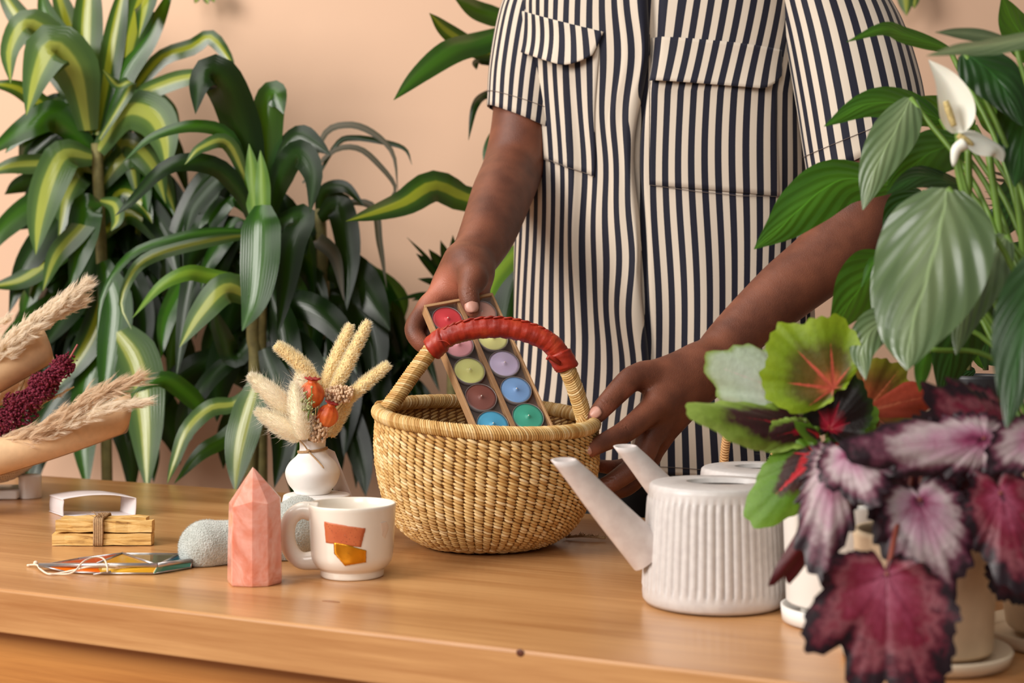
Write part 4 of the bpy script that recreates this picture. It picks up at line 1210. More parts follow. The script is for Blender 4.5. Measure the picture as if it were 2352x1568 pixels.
# white paper band
wb = ground(225, 1187)
s = F/wb.y
band = []
W2, H2 = 0.0515, 0.0305
outline = [(-W2, 0.002), (-W2-0.0005, 0.012), (-W2+0.0006, 0.0215), (-W2+0.001, 0.0248), (-0.03, 0.0285), (-0.008, 0.0308), (0.018, 0.0308), (0.036, 0.0285), (W2-0.002, 0.0262), (W2, 0.0245), (W2-0.0002, 0.012), (W2-0.0014, 0.002), (W2-0.004, 0.0006), (0, 0.0003), (-W2+0.003, 0.0006)]
pts2 = catmull([Vector((x_, 0, z_)) for x_, z_ in outline]+[Vector((outline[0][0], 0, outline[0][1]))], 90)[:-1]
rows = []
dv = Vector((-0.034, 0.046, 0))
for k in range(5): rows.append([wb+Vector((p.x, 0, p.z))+dv*(k/4)+Vector((0.0015, 0.004, 0)) for p in pts2])
mb = MB(); mb.grid(rows, closed=True); o = mb.build('paper_band', M['paper_white'], None, loc=wb)
sm = o.modifiers.new('thick', 'SOLIDIFY'); sm.thickness = 0.0009; sm.offset = 0
tag(o, 'empty white paper sleeve standing on its side behind the tied sticks', 'paper sleeve')

# stained glass ornament
def glass_mat(name, c):
    t = NT(name); t.base(c); t.p(rough=0.08, trans=0.3, ior=1.3); return t.m
sg = thing('stained_glass_ornament', 'flat stained glass suncatcher of orange, amber and teal panes in a silver frame', 'suncatcher', ground(270, 1305))
def SG(px, py, h): 
    Y = (CAMZ-TOPZ-h)*F/(py-HOR); return P(px, py, Y)
La = SG(90, 1299, 0.006); Pk = SG(281, 1271, 0.010); Mb = SG(362, 1299, 0.010); Bk = SG(412, 1272, 0.007); Rt = SG(440, 1288, 0.008); Fr = SG(232, 1317, 0.0015); Fr2 = SG(352, 1317, 0.0015); Ml = SG(222, 1295, 0.008); Bl = SG(180, 1283, 0.003); Rf = SG(438, 1303, 0.0015); Fl = SG(150, 1313, 0.0015); Bb = SG(350, 1272, 0.003)
panes = [('orange', rgb(206, 84, 40), [La, Ml, Pk, Bl]), ('amber', rgb(220, 160, 50), [Ml, Mb, Pk]), ('grey', rgb(122, 112, 90), [Pk, Mb, Bk, Bb]), ('blue', rgb(48, 92, 112), [Bk, Mb, Rt]),
         ('bright orange', rgb(240, 116, 20), [La, Fl, Fr, Ml]), ('yellow', rgb(232, 176, 50), [Ml, Fr, Fr2, Mb]), ('teal', rgb(96, 176, 160), [Mb, Fr2, Rf, Rt])]
for nm, c, pts in panes:
    n_ = (pts[1]-pts[0]).cross(pts[2]-pts[0]).normalized()*0.0009
    if n_.z > 0: n_ = -n_
    k = len(pts); mb = MB(); mb.add(pts+[p+n_ for p in pts], [tuple(range(k)), tuple(range(2*k-1, k-1, -1))]+[(i, i+k, (i+1) % k+k, (i+1) % k) for i in range(k)])
    o = mb.build('glass_pane', glass_mat('glass_'+nm.replace(' ', '_'), c), sg, smooth=False); o['label'] = nm+' glass pane'
for a, b, r in ((La, Mb, 0.0026), (Mb, Rt, 0.0026), (Ml, Pk, 0.0014), (Pk, Mb, 0.0016), (Mb, Bk, 0.0014), (La, Bl, 0.0010), (Bl, Pk, 0.0012), (Pk, Bk, 0.0010), (Bk, Rt, 0.0012), (La, Fl, 0.001), (Fl, Fr, 0.001), (Fr, Fr2, 0.001), (Fr2, Rf, 0.001), (Rf, Rt, 0.001)):
    mb = MB(); tube(mb, [a+Vector((0, 0, r*0.3)), b+Vector((0, 0, r*0.3))], r, 8); mb.build('frame_bar', M['metal'], sg)
mb = MB(); tube(mb, [SG(214, 1319, 0.002), SG(255, 1312, 0.004)], 0.0010, 6); mb.build('wire_hook', M['metal'], sg)
mb = MB(); tube(mb, [SG(235, 1308, 0.004), SG(300, 1307, 0.004)], 0.0022, 8); mb.build('peg', simple('pale_peg', rgb(222, 190, 120), 0.6), sg)
mb = MB()
tube(mb, catmull([SG(64, 1297, 0.002), SG(84, 1297, 0.004), SG(92, 1306, 0.003), SG(112, 1318, 0.0015), SG(140, 1315, 0.002), SG(170, 1309, 0.006), SG(200, 1302, 0.012), SG(240, 1300, 0.010), SG(272, 1301, 0.008)], 50), 0.0011, 6)
tube(mb, catmull([SG(112, 1317, 0.002), SG(150, 1318, 0.002), SG(172, 1311, 0.008), SG(192, 1289, 0.016), SG(218, 1279, 0.018), SG(238, 1283, 0.016), SG(246, 1300, 0.010), SG(247, 1314, 0.004)], 50), 0.0010, 6)
blob(mb, SG(82, 1293, 0.005), 0.003, 0.0025, 0.003); blob(mb, SG(66, 1298, 0.002), 0.0026, 0.0016, 0.0016)
mb.build('hanging_string', M['string'], sg)

# white holder at the far left
hc = ground(40, 1148)
hd = thing('ceramic_holder', 'thick white ceramic holder with a raised end block, under the woven dish', 'holder', hc)
hs = F/hc.y
def hx(px): return (px-1176)/hs
mb = MB(); box(mb, (hx(-120), hc.y, TOPZ+0.0002), (hx(40), hc.y+0.075, TOPZ+0.0150)); o = mb.build('base_slab', M['white_ceramic'], hd, smooth=True); bevel(o, 0.004, 4)
mb = MB()
prof = [(hx(57)-0.0, 0)]
cx0, R0 = hx(57), 0.0172
lathe(mb, [(R0*0.96, 0.0002), (R0, 0.002), (R0, 0.033), (R0*0.97, 0.0355), (R0*0.85, 0.0365), (0.001, 0.0367)], Vector((cx0, hc.y+0.024, TOPZ)), 40); mb.build('end_block', M['white_ceramic'], hd)

# woven dish
M['white_straw'] = simple('pale_straw', rgb(232, 214, 190), 0.7, 0.12, 200)
dc = Vector((hx(-86), hc.y+0.02, TOPZ+0.0262))
wd = thing('woven_dish', 'shallow coiled dish of pale straw holding the wrapped dried bouquets', 'dish', dc)
mb = MB(); dpts = [(0.030, 0.0), (0.06, 0.004), (0.082, 0.014), (0.095, 0.026), (0.102, 0.038)]
lathe(mb, smoothprof(dpts, 14), dc, 60, cap1=False); lathe(mb, [(0.034, -0.0110), (0.034, 0.001)], dc, 40); mb.build('dish_core', M['white_straw'], wd)
mb = MB()
for j, (r, z) in enumerate(smoothprof(dpts, 13)):
    if j < 2: continue
    loop = [dc+Vector((math.cos(a)*r, math.sin(a)*r, z)) for a in [2*math.pi*i/90 for i in range(91)]]
    wraps(mb, loop, 0.0034, 0.0014, 0.0042, 0.6, 7, 4)
mb.build('coils', M['white_straw'], wd)['kind'] = 'stuff'

# kraft wrapped bouquets
def cone_wrap(name_parent, ax, r0, r1, lip, flap=0.0):
    """paper rolled around an axis, open mouth at the end"""
    pts = catmull(ax, 30); rows = []
    for j, c in enumerate(pts):
        v = j/29; tn = (pts[min(j+1, 29)]-pts[max(j-1, 0)]).normalized(); a, b = frame(tn)
        r = r0+(r1-r0)*v
        row = []
        for i in range(61):
            th0 = -2.0+ (2*math.pi+0.5)*i/60
            rr = r*(1+0.05*i/60)
            ext = lip*math.sin(th0*0.5+0.6)*v**6
            row.append(c+(a*math.cos(th0)+b*math.sin(th0))*rr+tn*ext)
        rows.append(row)
    m = MB(); m.grid(rows); o = m.build('paper_wrap', M['kraft'], name_parent); sm = o.modifiers.new('thick', 'SOLIDIFY'); sm.thickness = 0.0006; return o
M['pampas'] = fluff_mat('pampas_plume', rgb(250, 236, 216)); M['pampas2'] = fluff_mat('pampas_plume_grey', rgb(236, 214, 186))
def plume(parent, ax, rad, n, ln, mat, name='plume', lean=0.75, wid=0.00025, core=True):
    ax = [P(*p) for p in ax]
    mb = MB(); tube(mb, catmull(ax, 16), 0.0012, 6); mb.build('stalk', M['straw_stem'], parent)
    mb = MB(); tufts(mb, ax, rad, n//14, ln, wid, lean)
    o = mb.build(name, mat, parent); o['kind'] = 'stuff'
b1 = thing('dried_bouquet', 'kraft paper bouquet with a thick cream pampas plume, the upper one', 'bouquet', P(-160, 960, 2.06))
cone_wrap(b1, [P(-220, 1000, 2.00), P(-60, 890, 2.03), P(92, 792, 2.07)], 0.018, 0.030, 0.018)
plume(b1, [(-40, 850, 2.04), (40, 775, 2.02), (120, 715, 2.01), (200, 652, 2.00)], lambda v: 0.023*(1-0.75*v)+0.004, 9000, lambda v: 0.020, M['pampas'], lean=0.82)
plume(b1, [(-20, 850, 2.05), (80, 760, 2.03), (150, 715, 2.02), (196, 690, 2.01)], lambda v: 0.012*(1-0.7*v)+0.002, 2500, lambda v: 0.016, M['pampas'], lean=0.8)
plume(b1, [(-120, 830, 2.05), (-40, 770, 2.05), (24, 728, 2.05)], lambda v: 0.008*(1-0.7*v)+0.002, 1200, lambda v: 0.014, M['pampas'], lean=0.8)
b2 = thing('dried_bouquet', 'kraft paper bouquet with beige plumes lying lowest, across the woven dish', 'bouquet', P(-160, 1090, 2.04))
cone_wrap(b2, [P(-330, 1140, 1.97), P(-60, 1066, 2.01), P(130, 1008, 2.04), P(268, 958, 2.075)], 0.024, 0.0245, 0.030)
plume(b2, [(-60, 1050, 2.03), (100, 985, 2.01), (220, 910, 2.00), (316, 870, 1.99)], lambda v: 0.016*math.sin(math.pi*(0.25+0.7*v))+0.002, 6000, lambda v: 0.030, M['pampas2'], lean=0.9)
plume(b2, [(60, 1020, 2.03), (180, 960, 2.0), (260, 935, 1.99), (332, 922, 1.985)], lambda v: 0.012*math.sin(math.pi*(0.25+0.7*v))+0.001, 2600, lambda v: 0.022, M['pampas'], lean=0.92)
plume(b2, [(40, 960, 2.05), (110, 920, 2.05), (170, 888, 2.05)], lambda v: 0.004, 260, lambda v: 0.014, M['pampas2'], lean=0.8)
b3 = thing('amaranth_stem', 'burgundy dried amaranth plume between the two kraft bouquets', 'dried flower', P(-80, 1050, 2.06))
mb = MB(); axm = catmull([P(-60, 1020, 2.05), P(20, 960, 2.04), P(95, 888, 2.03), P(158, 826, 2.02)], 40)
tube(mb, axm+[P(178, 791, 2.015)], 0.0013, 6); mb.build('stalk', simple('pink_stalk', rgb(170, 92, 84), 0.7), b3)
mb = MB()
for _ in range(3600):
    v = RNG.random()**0.9; k = min(38, int(v*39)); c = axm[k].lerp(axm[k+1], v*39-k); tn = (axm[k+1]-axm[k]).normalized(); a, b = frame(tn); th0 = RNG.uniform(0, 6.283)
    lob = 1+0.35*math.sin(v*26+th0*2)
    r = 0.027*(1-0.62*v)*lob*math.sqrt(RNG.random())*1.0+0.001
    s_ = RNG.uniform(0.0010, 0.0022)
    blob(mb, c+(a*math.cos(th0)+b*math.sin(th0))*r+tn*RNG.gauss(0, .003), s_, s_*0.8, s_*1.4, Matrix.Rotation(RNG.uniform(0, 3), 3, 'X') @ Matrix.Rotation(RNG.uniform(0, 3), 3, 'Y'), 5, 4)
mb.build('florets', simple('burgundy_florets', rgb(112, 14, 44), 0.75, 0.35, 400), b3)['kind'] = 'stuff'
b4 = thing('kraft_sheet', 'brown kraft paper bouquet showing behind the burgundy plume', 'bouquet', P(-60, 940, 2.12))
cone_wrap(b4, [P(-200, 990, 2.10), P(-60, 920, 2.13), P(48, 862, 2.16)], 0.02, 0.026, 0.012)
mb = MB()
for _ in range(60):
    c = P(18+RNG.gauss(0, 16), 925+RNG.gauss(0, 22), 2.075+RNG.uniform(-.01, .01)); d = Vector((RNG.gauss(0, 1), RNG.gauss(-.4, .6), RNG.gauss(0.3, 1))).normalized(); a, b = frame(d); s_ = RNG.uniform(0.006, 0.010)
    mb.add([c, c+d*s_*0.5+a*s_*0.3, c+d*s_, c+d*s_*0.5-a*s_*0.3+b*0.001], [(0, 1, 2, 3)])
mb.build('papery_petals', simple('cream_petals', rgb(232, 206, 172), 0.7, 0.12, 90), b4)['kind'] = 'stuff'
mb = MB()
for c in ((20, 852), (2, 866), (8, 872)): 
    for k in range(3): blob(mb, P(c[0]+k*3-3, c[1]+k-1, 2.07), 0.003, 0.002, 0.0016, nu=6, nv=4)
mb.build('pink_petals', simple('magenta_petal', rgb(196, 36, 130), 0.6), b4)
plume(b4, [(20, 960, 2.09), (40, 910, 2.09), (62, 862, 2.09)], lambda v: 0.006, 400, lambda v: 0.012, M['pampas'], lean=0.8)

# ================================================================ watering cans
t = NT('white_stoneware'); oc = t.coord()
n1 = t.noise(oc, 120, 4); n2 = t.noise(oc, 14, 3); sp = t.voronoi(oc, 260)
c = t.ramp(n1, [(0.3, rgb(198, 191, 188)), (0.7, rgb(210, 204, 200))]); c = t.mix(t.math('MULTIPLY', t.math('LESS_THAN', sp, 0.08), 0.15), c, rgb(150, 142, 140))
t.base(c); t.p(rough=0.42, coat=0.12); M['stoneware'] = t.m
t2 = NT('spout_translucent'); t2.base(rgb(214, 204, 200)); t2.p(rough=0.4)
oc = t2.coord(); t2.base(t2.ramp(t2.noise(t2.mapping(oc, scale=(1, 1, 1)), 60, 3), [(0.3, rgb(204, 192, 188)), (0.7, rgb(224, 216, 212))])); M['spout'] = t2.m
def watering_can(lab, c, rot=0.0):
    c = Vector(c); th_ = thing('watering_can', lab, 'watering can', c, 'ribbed white watering cans')
    prof = [(0.062, 0.0004), (0.0690, 0.002), (0.0718, 0.006), (0.0722, 0.012), (0.0720, 0.0165), (0.0719, 0.020), (0.0714, 0.028), (0.0700, 0.050), (0.0686, 0.075), (0.0672, 0.098), (0.0664, 0.106), (0.0660, 0.1085), (0.0656, 0.1150), (0.0648, 0.1190), (0.0630, 0.1206)]
    n = 52*6; rows = []
    for r, z in prof:
        k = 1.0 if 0.018 < z < 0.1075 else 0.0
        row = []
        for i in range(n):
            a = 2*math.pi*i/n; ph = (i % 6)/6
            rib = 0.0026*abs(math.sin(math.pi*ph))**0.7
            row.append(c+Vector((math.cos(a), math.sin(a), 0))*(r-0.0018*k+k*rib)+Vector((0, 0, z)))
        rows.append(row)
    # flat top with an oval opening towards the back right
    hx_, hy_, ha, hb = 0.010, 0.010, 0.036, 0.026
    for f, z in ((0.97, 0.1212), (0.45, 0.1216), (0.04, 0.1216), (0.0, 0.1210), (0.0, 0.1170), (-0.04, 0.1165)):
        row = []
        for i in range(n):
            a = 2*math.pi*i/n; o_ = Vector((math.cos(a)*0.063, math.sin(a)*0.063, 0)); h_ = Vector((hx_+math.cos(a)*ha, hy_+math.sin(a)*hb, 0))
            row.append(c+h_+(o_-h_)*f+Vector((0, 0, z)))
        rows.append(row)
    for r, z in ((0.060, 0.1160), (0.062, 0.10), (0.066, 0.02), (0.058, 0.006)):
        rows.append([c+Vector((math.cos(2*math.pi*i/n)*r, math.sin(2*math.pi*i/n)*r, z)) for i in range(n)])
    mb = MB(); s = mb.grid(rows, closed=True); mb.cap([s+i for i in range(n)], flip=True); mb.cap([s+(len(rows)-1)*n+i for i in range(n)])
    mb.build('can_body', M['stoneware'], th_)
    # spout
    a0 = c+Vector((-0.0655, -0.012, 0.050)); a1 = c+Vector((-0.1530, -0.045, 0.1490))
    pts = catmull([a0, a0.lerp(a1, 0.5)+Vector((-0.002, 0, 0.001)), a1], 20); rows = []
    for j, p in enumerate(pts):
        v = j/19; tn = (pts[min(j+1, 19)]-pts[max(j-1, 0)]).normalized(); b = Vector((0, 1, 0)); b = (b-tn*b.dot(tn)).normalized(); a = b.cross(tn).normalized()
        rw = 0.0215*(1-v)+0.0098*v; rd = 0.015*(1-v)+0.008*v
        row = []
        for i in range(24):
            q = p+a*math.cos(2*math.pi*i/24)*rw+b*math.sin(2*math.pi*i/24)*rd
            if v > 0.8:    # level cut at the lip
                k = (v-0.8)/0.2; dzz = (a*math.cos(2*math.pi*i/24)*rw).z; q = q-tn*(dzz/max(0.3, tn.z))*k*0.95
            row.append(q)
        rows.append(row)
    inner = [[q.lerp(pts[19], 0.22) for q in rows[-1]], [q.lerp(pts[17], 0.3) for q in rows[-4]]]
    mb = MB(); mb.grid(rows+inner, closed=True); mb.build('spout', M['spout'], th_)
    hp_ = [c+Vector((0.063, -0.012, 0.106)), c+Vector((0.086, -0.020, 0.112)), c+Vector((0.100, -0.026, 0.085)), c+Vector((0.096, -0.024, 0.05)), c+Vector((0.082, -0.018, 0.028)), c+Vector((0.069, -0.012, 0.024))]
    mb = MB(); tube(mb, catmull(hp_, 30), 0.0052, 10, squash=1.4); mb.build('handle', M['stoneware'], th_)
watering_can('ribbed white watering can standing nearer, in front of its twin', (P(1640, 1400, 1.433).x, 1.433, TOPZ))
watering_can('ribbed white watering can half hidden behind the nearer one', (P(1747, 1400, 1.567).x, 1.567, TOPZ))

# wicker basket behind the cans
wk = Vector(((1722-1176)/F*1.76, 1.76, TOPZ))
wb_ = thing('wicker_basket', 'small wicker basket with a hoop handle, mostly hidden behind the watering cans', 'basket', wk)
M['wicker'] = simple('wicker', rgb(206, 158, 104), 0.55, 0.2, 160)
mb = MB(); lathe(mb, smoothprof([(0.045, 0.0), (0.05, 0.002), (0.056, 0.03), (0.060, 0.07), (0.061, 0.075)], 16), wk, 40, cap1=False); mb.build('wicker_core', M['wicker'], wb_)
mb = MB()
for j in range(14):
    z = 0.006+j*0.005; r = 0.0508+0.010*z/0.075
    tube(mb, [wk+Vector((math.cos(a)*(r+0.001*math.sin(a*12+j*math.pi)), math.sin(a)*(r+0.001*math.sin(a*12+j*math.pi)), z)) for a in [2*math.pi*i/96 for i in range(97)]], 0.0024, 5, cap=False)
mb.build('wicker_rows', M['wicker'], wb_)
loop = [wk+Vector((math.cos(a)*0.061, math.sin(a)*0.061, 0.076)) for a in [2*math.pi*i/60 for i in range(61)]]
mb = MB(); wraps(mb, loop, 0.0035, 0.0015, 0.0036, 0.6, 8, 4); mb.build('rim_wrap', M['wicker'], wb_)['kind'] = 'stuff'
hd_ = Vector((0.0245, -0.053, 0)); hoop = []
for i in range(50):
    a = math.pi*i/49; hoop.append(wk+hd_*math.cos(a)*(1.0 if math.sin(a) < 0.7 else 1.0)+Vector((0, 0, 0.072+0.105*math.sin(a)**0.8)))
mb = MB(); tube(mb, hoop, 0.0045, 8); wraps(mb, hoop, 0.0048, 0.0015, 0.0034, 0.5, 8, 4); mb.build('hoop_handle', M['wicker'], wb_)['kind'] = 'stuff'
mb = MB()
for k in range(30):
    c = P(1776+RNG.gauss(0, 10), 1056+RNG.gauss(0, 5), 1.715); d = Vector((RNG.gauss(0, 1), RNG.gauss(0, 0.4), RNG.uniform(0.0, 0.8))).normalized(); a, b = frame(d)
    mb.add([c-a*.0006, c+a*.0006, c+d*0.008], [(0, 1, 2)])
tube(mb, [P(1776, 1058, 1.715), P(1770, 1075, 1.73), wk+Vector((0.01, -0.02, 0.01))], 0.0008, 5)
o = mb.build('grey_sprig', simple('sage_sprig', rgb(150, 156, 124), 0.8, 0.2, 200), None, loc=wk); tag(o, 'small grey-green sprig poking out beside the wicker handle', 'sprig')

# dried seed stem on the table
sd = ground(1348, 1232)
th_ = thing('seed_stem', 'small dried seed stem lying behind the straw basket', 'dried stem', sd)
mb = MB(); ax = catmull([ground(1300, 1233, TOPZ+0.003), ground(1340, 1231, TOPZ+0.005), ground(1390, 1235, TOPZ+0.004)], 30); tube(mb, ax, 0.0016, 6); mb.build('stalk', M['twine'], th_)
mb = MB()
for k in range(70):
    c = ax[RNG.randrange(30)]; d = Vector((RNG.gauss(0, .8), RNG.gauss(0, .7), RNG.uniform(0.1, 1))).normalized(); a, b = frame(d)
    s_ = RNG.uniform(.004, .008); mb.add([c-a*.0009, c+a*.0009, c+d*s_+b*.0006], [(0, 1, 2)]); mb.add([c-b*.0009, c+b*.0009, c+d*s_], [(0, 1, 2)])
mb.build('husks', M['twine'], th_)['kind'] = 'stuff'
# ================================================================ plants: leaf builders
LG = random.Random(21)
def leaf(parent, pts, wmax, mat, face=(0, -1, 0.35), twist=0.0, fold=0.18, wave=0.0, prof=None, nseg=18, nc=6, name='leaf', cup=0.0):
    """blade along world points; u across, v along"""
    P_ = catmull(pts, nseg+1); f = Vector(face).normalized(); rows = []; uvs = []
    prevS = None; ph = LG.uniform(0, 6)
    for j in range(nseg+1):
        v = j/nseg; tn = (P_[min(j+1, nseg)]-P_[max(j-1, 0)]).normalized()
        S = tn.cross(f)
        if S.length < 0.25 and prevS is not None: S = prevS+S*0.5
        S = (S-tn*S.dot(tn)).normalized() if S.length > 1e-4 else (prevS or Vector((1, 0, 0)))
        if prevS is not None:
            if S.dot(prevS) < 0: S = -S
            S = (S*0.6+prevS*0.4); S = (S-tn*S.dot(tn)).normalized()
        prevS = S.copy()
        Nn = S.cross(tn).normalized()
        a = twist*v
        S2 = S*math.cos(a)+Nn*math.sin(a); N2 = Nn*math.cos(a)-S*math.sin(a)
        w_ = wmax*(prof(v) if prof else (min(1, 0.42+2.2*v)*(1-max(0, (v-0.45)/0.55)**1.9)))/2
        w_ = max(w_, 0.0004)
        row = []; ur = []
        for i in range(nc+1):
            u = -1+2*i/nc
            row.append(P_[j]+S2*(u*w_)+N2*(-fold*abs(u)*w_+cup*u*u*w_+wave*w_*math.sin(v*13+ph+(2 if u > 0 else 0))*abs(u)))
            ur.append((i/nc, v))
        rows.append(row); uvs.append(ur)
    m = MB(); m.grid(rows, uvs=uvs); return m.build(name, mat, parent)

G_edge = rgb(30, 62, 26); G_mid = rgb(54, 92, 34)
M['drac'] = leaf_mat('dracaena_striped', rgb(34, 66, 20), rgb(62, 98, 26), rgb(156, 164, 44), 0.12, rough=0.2)
M['drac_pale'] = leaf_mat('dracaena_pale_stripe', rgb(66, 94, 50), rgb(92, 120, 58), rgb(170, 178, 80), 0.12, rough=0.2)
M['drac_green'] = leaf_mat('dracaena_green', rgb(32, 72, 14), rgb(54, 102, 20), rough=0.2)
M['drac_dark_shaded'] = leaf_mat('dracaena_dark_shaded', rgb(16, 36, 10), rgb(28, 54, 14), rough=0.22, trans=0.08, spec=0.28)  # dark green deepened further, painting in the shade among the lower leaves
M['drac_lime'] = leaf_mat('dracaena_lime', rgb(86, 128, 34), rgb(126, 162, 44), rough=0.3)
M['drac_brown'] = leaf_mat('drying_leaf', rgb(70, 66, 46), rgb(92, 80, 58), rough=0.5, trans=0.1)
M['pot_out'] = simple('terracotta_pot', rgb(176, 118, 86), 0.75, 0.08, 30)
M['pot_white'] = simple('white_floor_pot', rgb(214, 208, 200), 0.5)

def pot(parent, c, r, h, mat, n=48, taper=0.85, lip=0.006, saucer=None, soil=True):
    c = Vector(c); m = MB()
    lathe(m, [(r*taper*0.97, 0.0), (r*taper, 0.003), (r*0.985, h*0.9), (r, h-0.004), (r, h), (r-lip, h+0.0005), (r-lip-0.001, h-0.004), (r*taper*0.9, h*0.2)], c, n); m.build('pot', mat, parent)
    if soil:
        m = MB(); rows = []
        for k in range(6): rows.append([c+Vector((math.cos(2*math.pi*i/36)*(r-lip)*(k+0.02)/5, math.sin(2*math.pi*i/36)*(r-lip)*(k+0.02)/5, h*0.93+LG.uniform(-.0015, .0015)*r*20)) for i in range(36)])
        m.grid(rows, closed=True); m.build('soil', M['soil'], parent)

def bgplant(label, px, Y, pr, ph, potm, stems, cat='potted plant', name='dracaena_plant'):
    """floor-standing plant; stems = list of px polylines"""
    x_ = (px-1176)/F*Y
    t_ = thing(name, label, cat, (x_, Y, 0))
    pot(t_, (x_, Y, 0.001), pr, ph, potm)
    for st in stems:
        pts = [P(*q) for q in st]; pts.append(Vector((x_+LG.uniform(-.04, .04), Y, ph*0.9)))
        m = MB(); tube(m, catmull(pts, 20), 0.011, 8); m.build('cane', M['stem_brown'], t_)
    return t_
def L(parent, pl, Y0, Y1, wpx, mat, face=(-0.22, -1, 0.3), twist=0.0, fold=0.2, wave=0.03, **kw):
    n = len(pl); pts = []
    for i, (x_, y_) in enumerate(pl):
        Y = Y0+(Y1-Y0)*i/(n-1); pts.append(P(x_, y_, Y))
    return leaf(parent, pts, PX(wpx, (Y0+Y1)/2), M[mat] if isinstance(mat, str) else mat, face, twist, fold, wave, **kw)

UPF = (0, -0.55, 1)      # face turned up and a little to the viewer
# ---------------------------------------------------------------- tall striped dracaena at far left
d1 = bgplant('tall striped dracaena with lime-centred leaves at the far left', 225, 2.78, 0.15, 0.30, M['pot_white'], [[(222, 330, 2.78), (232, 560, 2.78), (240, 800, 2.78)]])
S1 = [
 ([(200, 300), (172, 170), (120, 108), (85, 165), (60, 266)], 2.76, 2.62, 122, 'drac_pale'),
 ([(195, 290), (130, 110), (62, 52), (22, 110), (24, 192)], 2.80, 2.66, 76, 'drac_pale'),
 ([(208, 310), (196, 150), (200, 0), (214, -90)], 2.78, 2.80, 80, 'drac'),
 ([(222, 310), (245, 170), (268, 40), (292, -60)], 2.77, 2.74, 62, 'drac'),
 ([(230, 300), (285, 165), (345, 75), (402, -40)], 2.77, 2.72, 64, 'drac_green'),
 ([(228, 310), (288, 130), (322, 5), (332, 10), (318, 88)], 2.79, 2.66, 84, 'drac'),
 ([(225, 320), (318, 190), (372, 130), (440, 106), (482, 84), (522, 130), (541, 168)], 2.78, 2.74, 46, 'drac'),
 ([(228, 330), (300, 232), (385, 188), (452, 172), (488, 166)], 2.78, 2.70, 50, 'drac_pale'),
 ([(228, 320), (300, 195), (270, 196), (236, 160)], 2.74, 2.68, 30, 'drac_pale'),
 ([(224, 345), (282, 255), (345, 262), (376, 318), (384, 400)], 2.77, 2.66, 100, 'drac_pale'),
 ([(212, 350), (130, 266), (55, 292), (-40, 362)], 2.78, 2.70, 78, 'drac_green'),
 ([(208, 330), (110, 252), (40, 202), (-40, 190)], 2.80, 2.74, 46, 'drac'),
 ([(212, 360), (148, 352), (112, 410), (90, 500), (82, 585)], 2.76, 2.60, 100, 'drac_pale'),
 ([(205, 360), (110, 372), (30, 378), (-40, 402)], 2.79, 2.72, 52, 'drac_pale'),
 ([(222, 470), (184, 520), (128, 585), (98, 668)], 2.74, 2.64, 62, 'drac_pale'),
 ([(205, 290), (110, 130), (30, 22), (-10, -50)], 2.82, 2.86, 58, 'drac'),
 ([(208, 280), (158, 120), (106, 32), (92, -40)], 2.80, 2.84, 50, 'drac_green'),
 ([(212, 280), (172, 110), (142, 15), (118, -60)], 2.84, 2.90, 56, 'drac'),
 ([(232, 470), (196, 478), (184, 560), (160, 668)], 2.74, 2.68, 84, 'drac_green'),
 ([(230, 460), (262, 470), (268, 505), (255, 530)], 2.74, 2.70, 36, 'drac_pale'),
 ([(205, 470), (140, 500), (60, 600), (20, 720)], 2.82, 2.74, 80, 'drac_dark_shaded'),
 ([(200, 440), (90, 460), (10, 520), (-40, 600)], 2.82, 2.76, 70, 'drac_green'),
 ([(215, 520), (120, 590), (50, 640), (-30, 660)], 2.80, 2.72, 60, 'drac'),
 ([(226, 560), (190, 640), (150, 720), (100, 800)], 2.80, 2.72, 80, 'drac_dark_shaded'),
 ([(235, 600), (262, 700), (250, 820), (236, 940)], 2.74, 2.68, 84, 'drac_green'),
 ([(240, 640), (220, 740), (180, 820), (120, 900)], 2.80, 2.76, 76, 'drac'),
 ([(250, 740), (310, 830), (330, 960), (338, 1130)], 2.72, 2.60, 112, 'drac_pale'),
 ([(240, 780), (200, 880), (190, 1000), (200, 1130)], 2.80, 2.72, 80, 'drac_green'),
 ([(235, 820), (140, 900), (80, 1000), (60, 1120)], 2.82, 2.76, 84, 'drac_dark_shaded'),
 ([(240, 700), (130, 700), (40, 760), (-30, 850)], 2.82, 2.76, 70, 'drac_green'),
 ([(250, 600), (300, 640), (330, 740), (320, 860)], 2.80, 2.74, 60, 'drac_dark_shaded'),
]
for q in S1: L(d1, *q)
for k in range(40):
    by_ = LG.uniform(300, 560); sg_ = 1 if k % 2 else -1; dx = sg_*LG.uniform(80, 215); up = LG.uniform(30, 110); dn = LG.uniform(-40, 120)
    L(d1, [(225+LG.uniform(-8, 8), by_), (225+dx*0.4, by_-up), (225+dx*0.8, by_-up*0.6+dn*0.3), (225+dx, by_+dn)], LG.uniform(2.80, 2.90), LG.uniform(2.76, 2.92), LG.uniform(48, 84), LG.choice(('drac', 'drac_green', 'drac_dark_shaded', 'drac_pale', 'drac_dark_shaded')), face=(LG.uniform(-.5, .5), -1, LG.uniform(0, .7)))
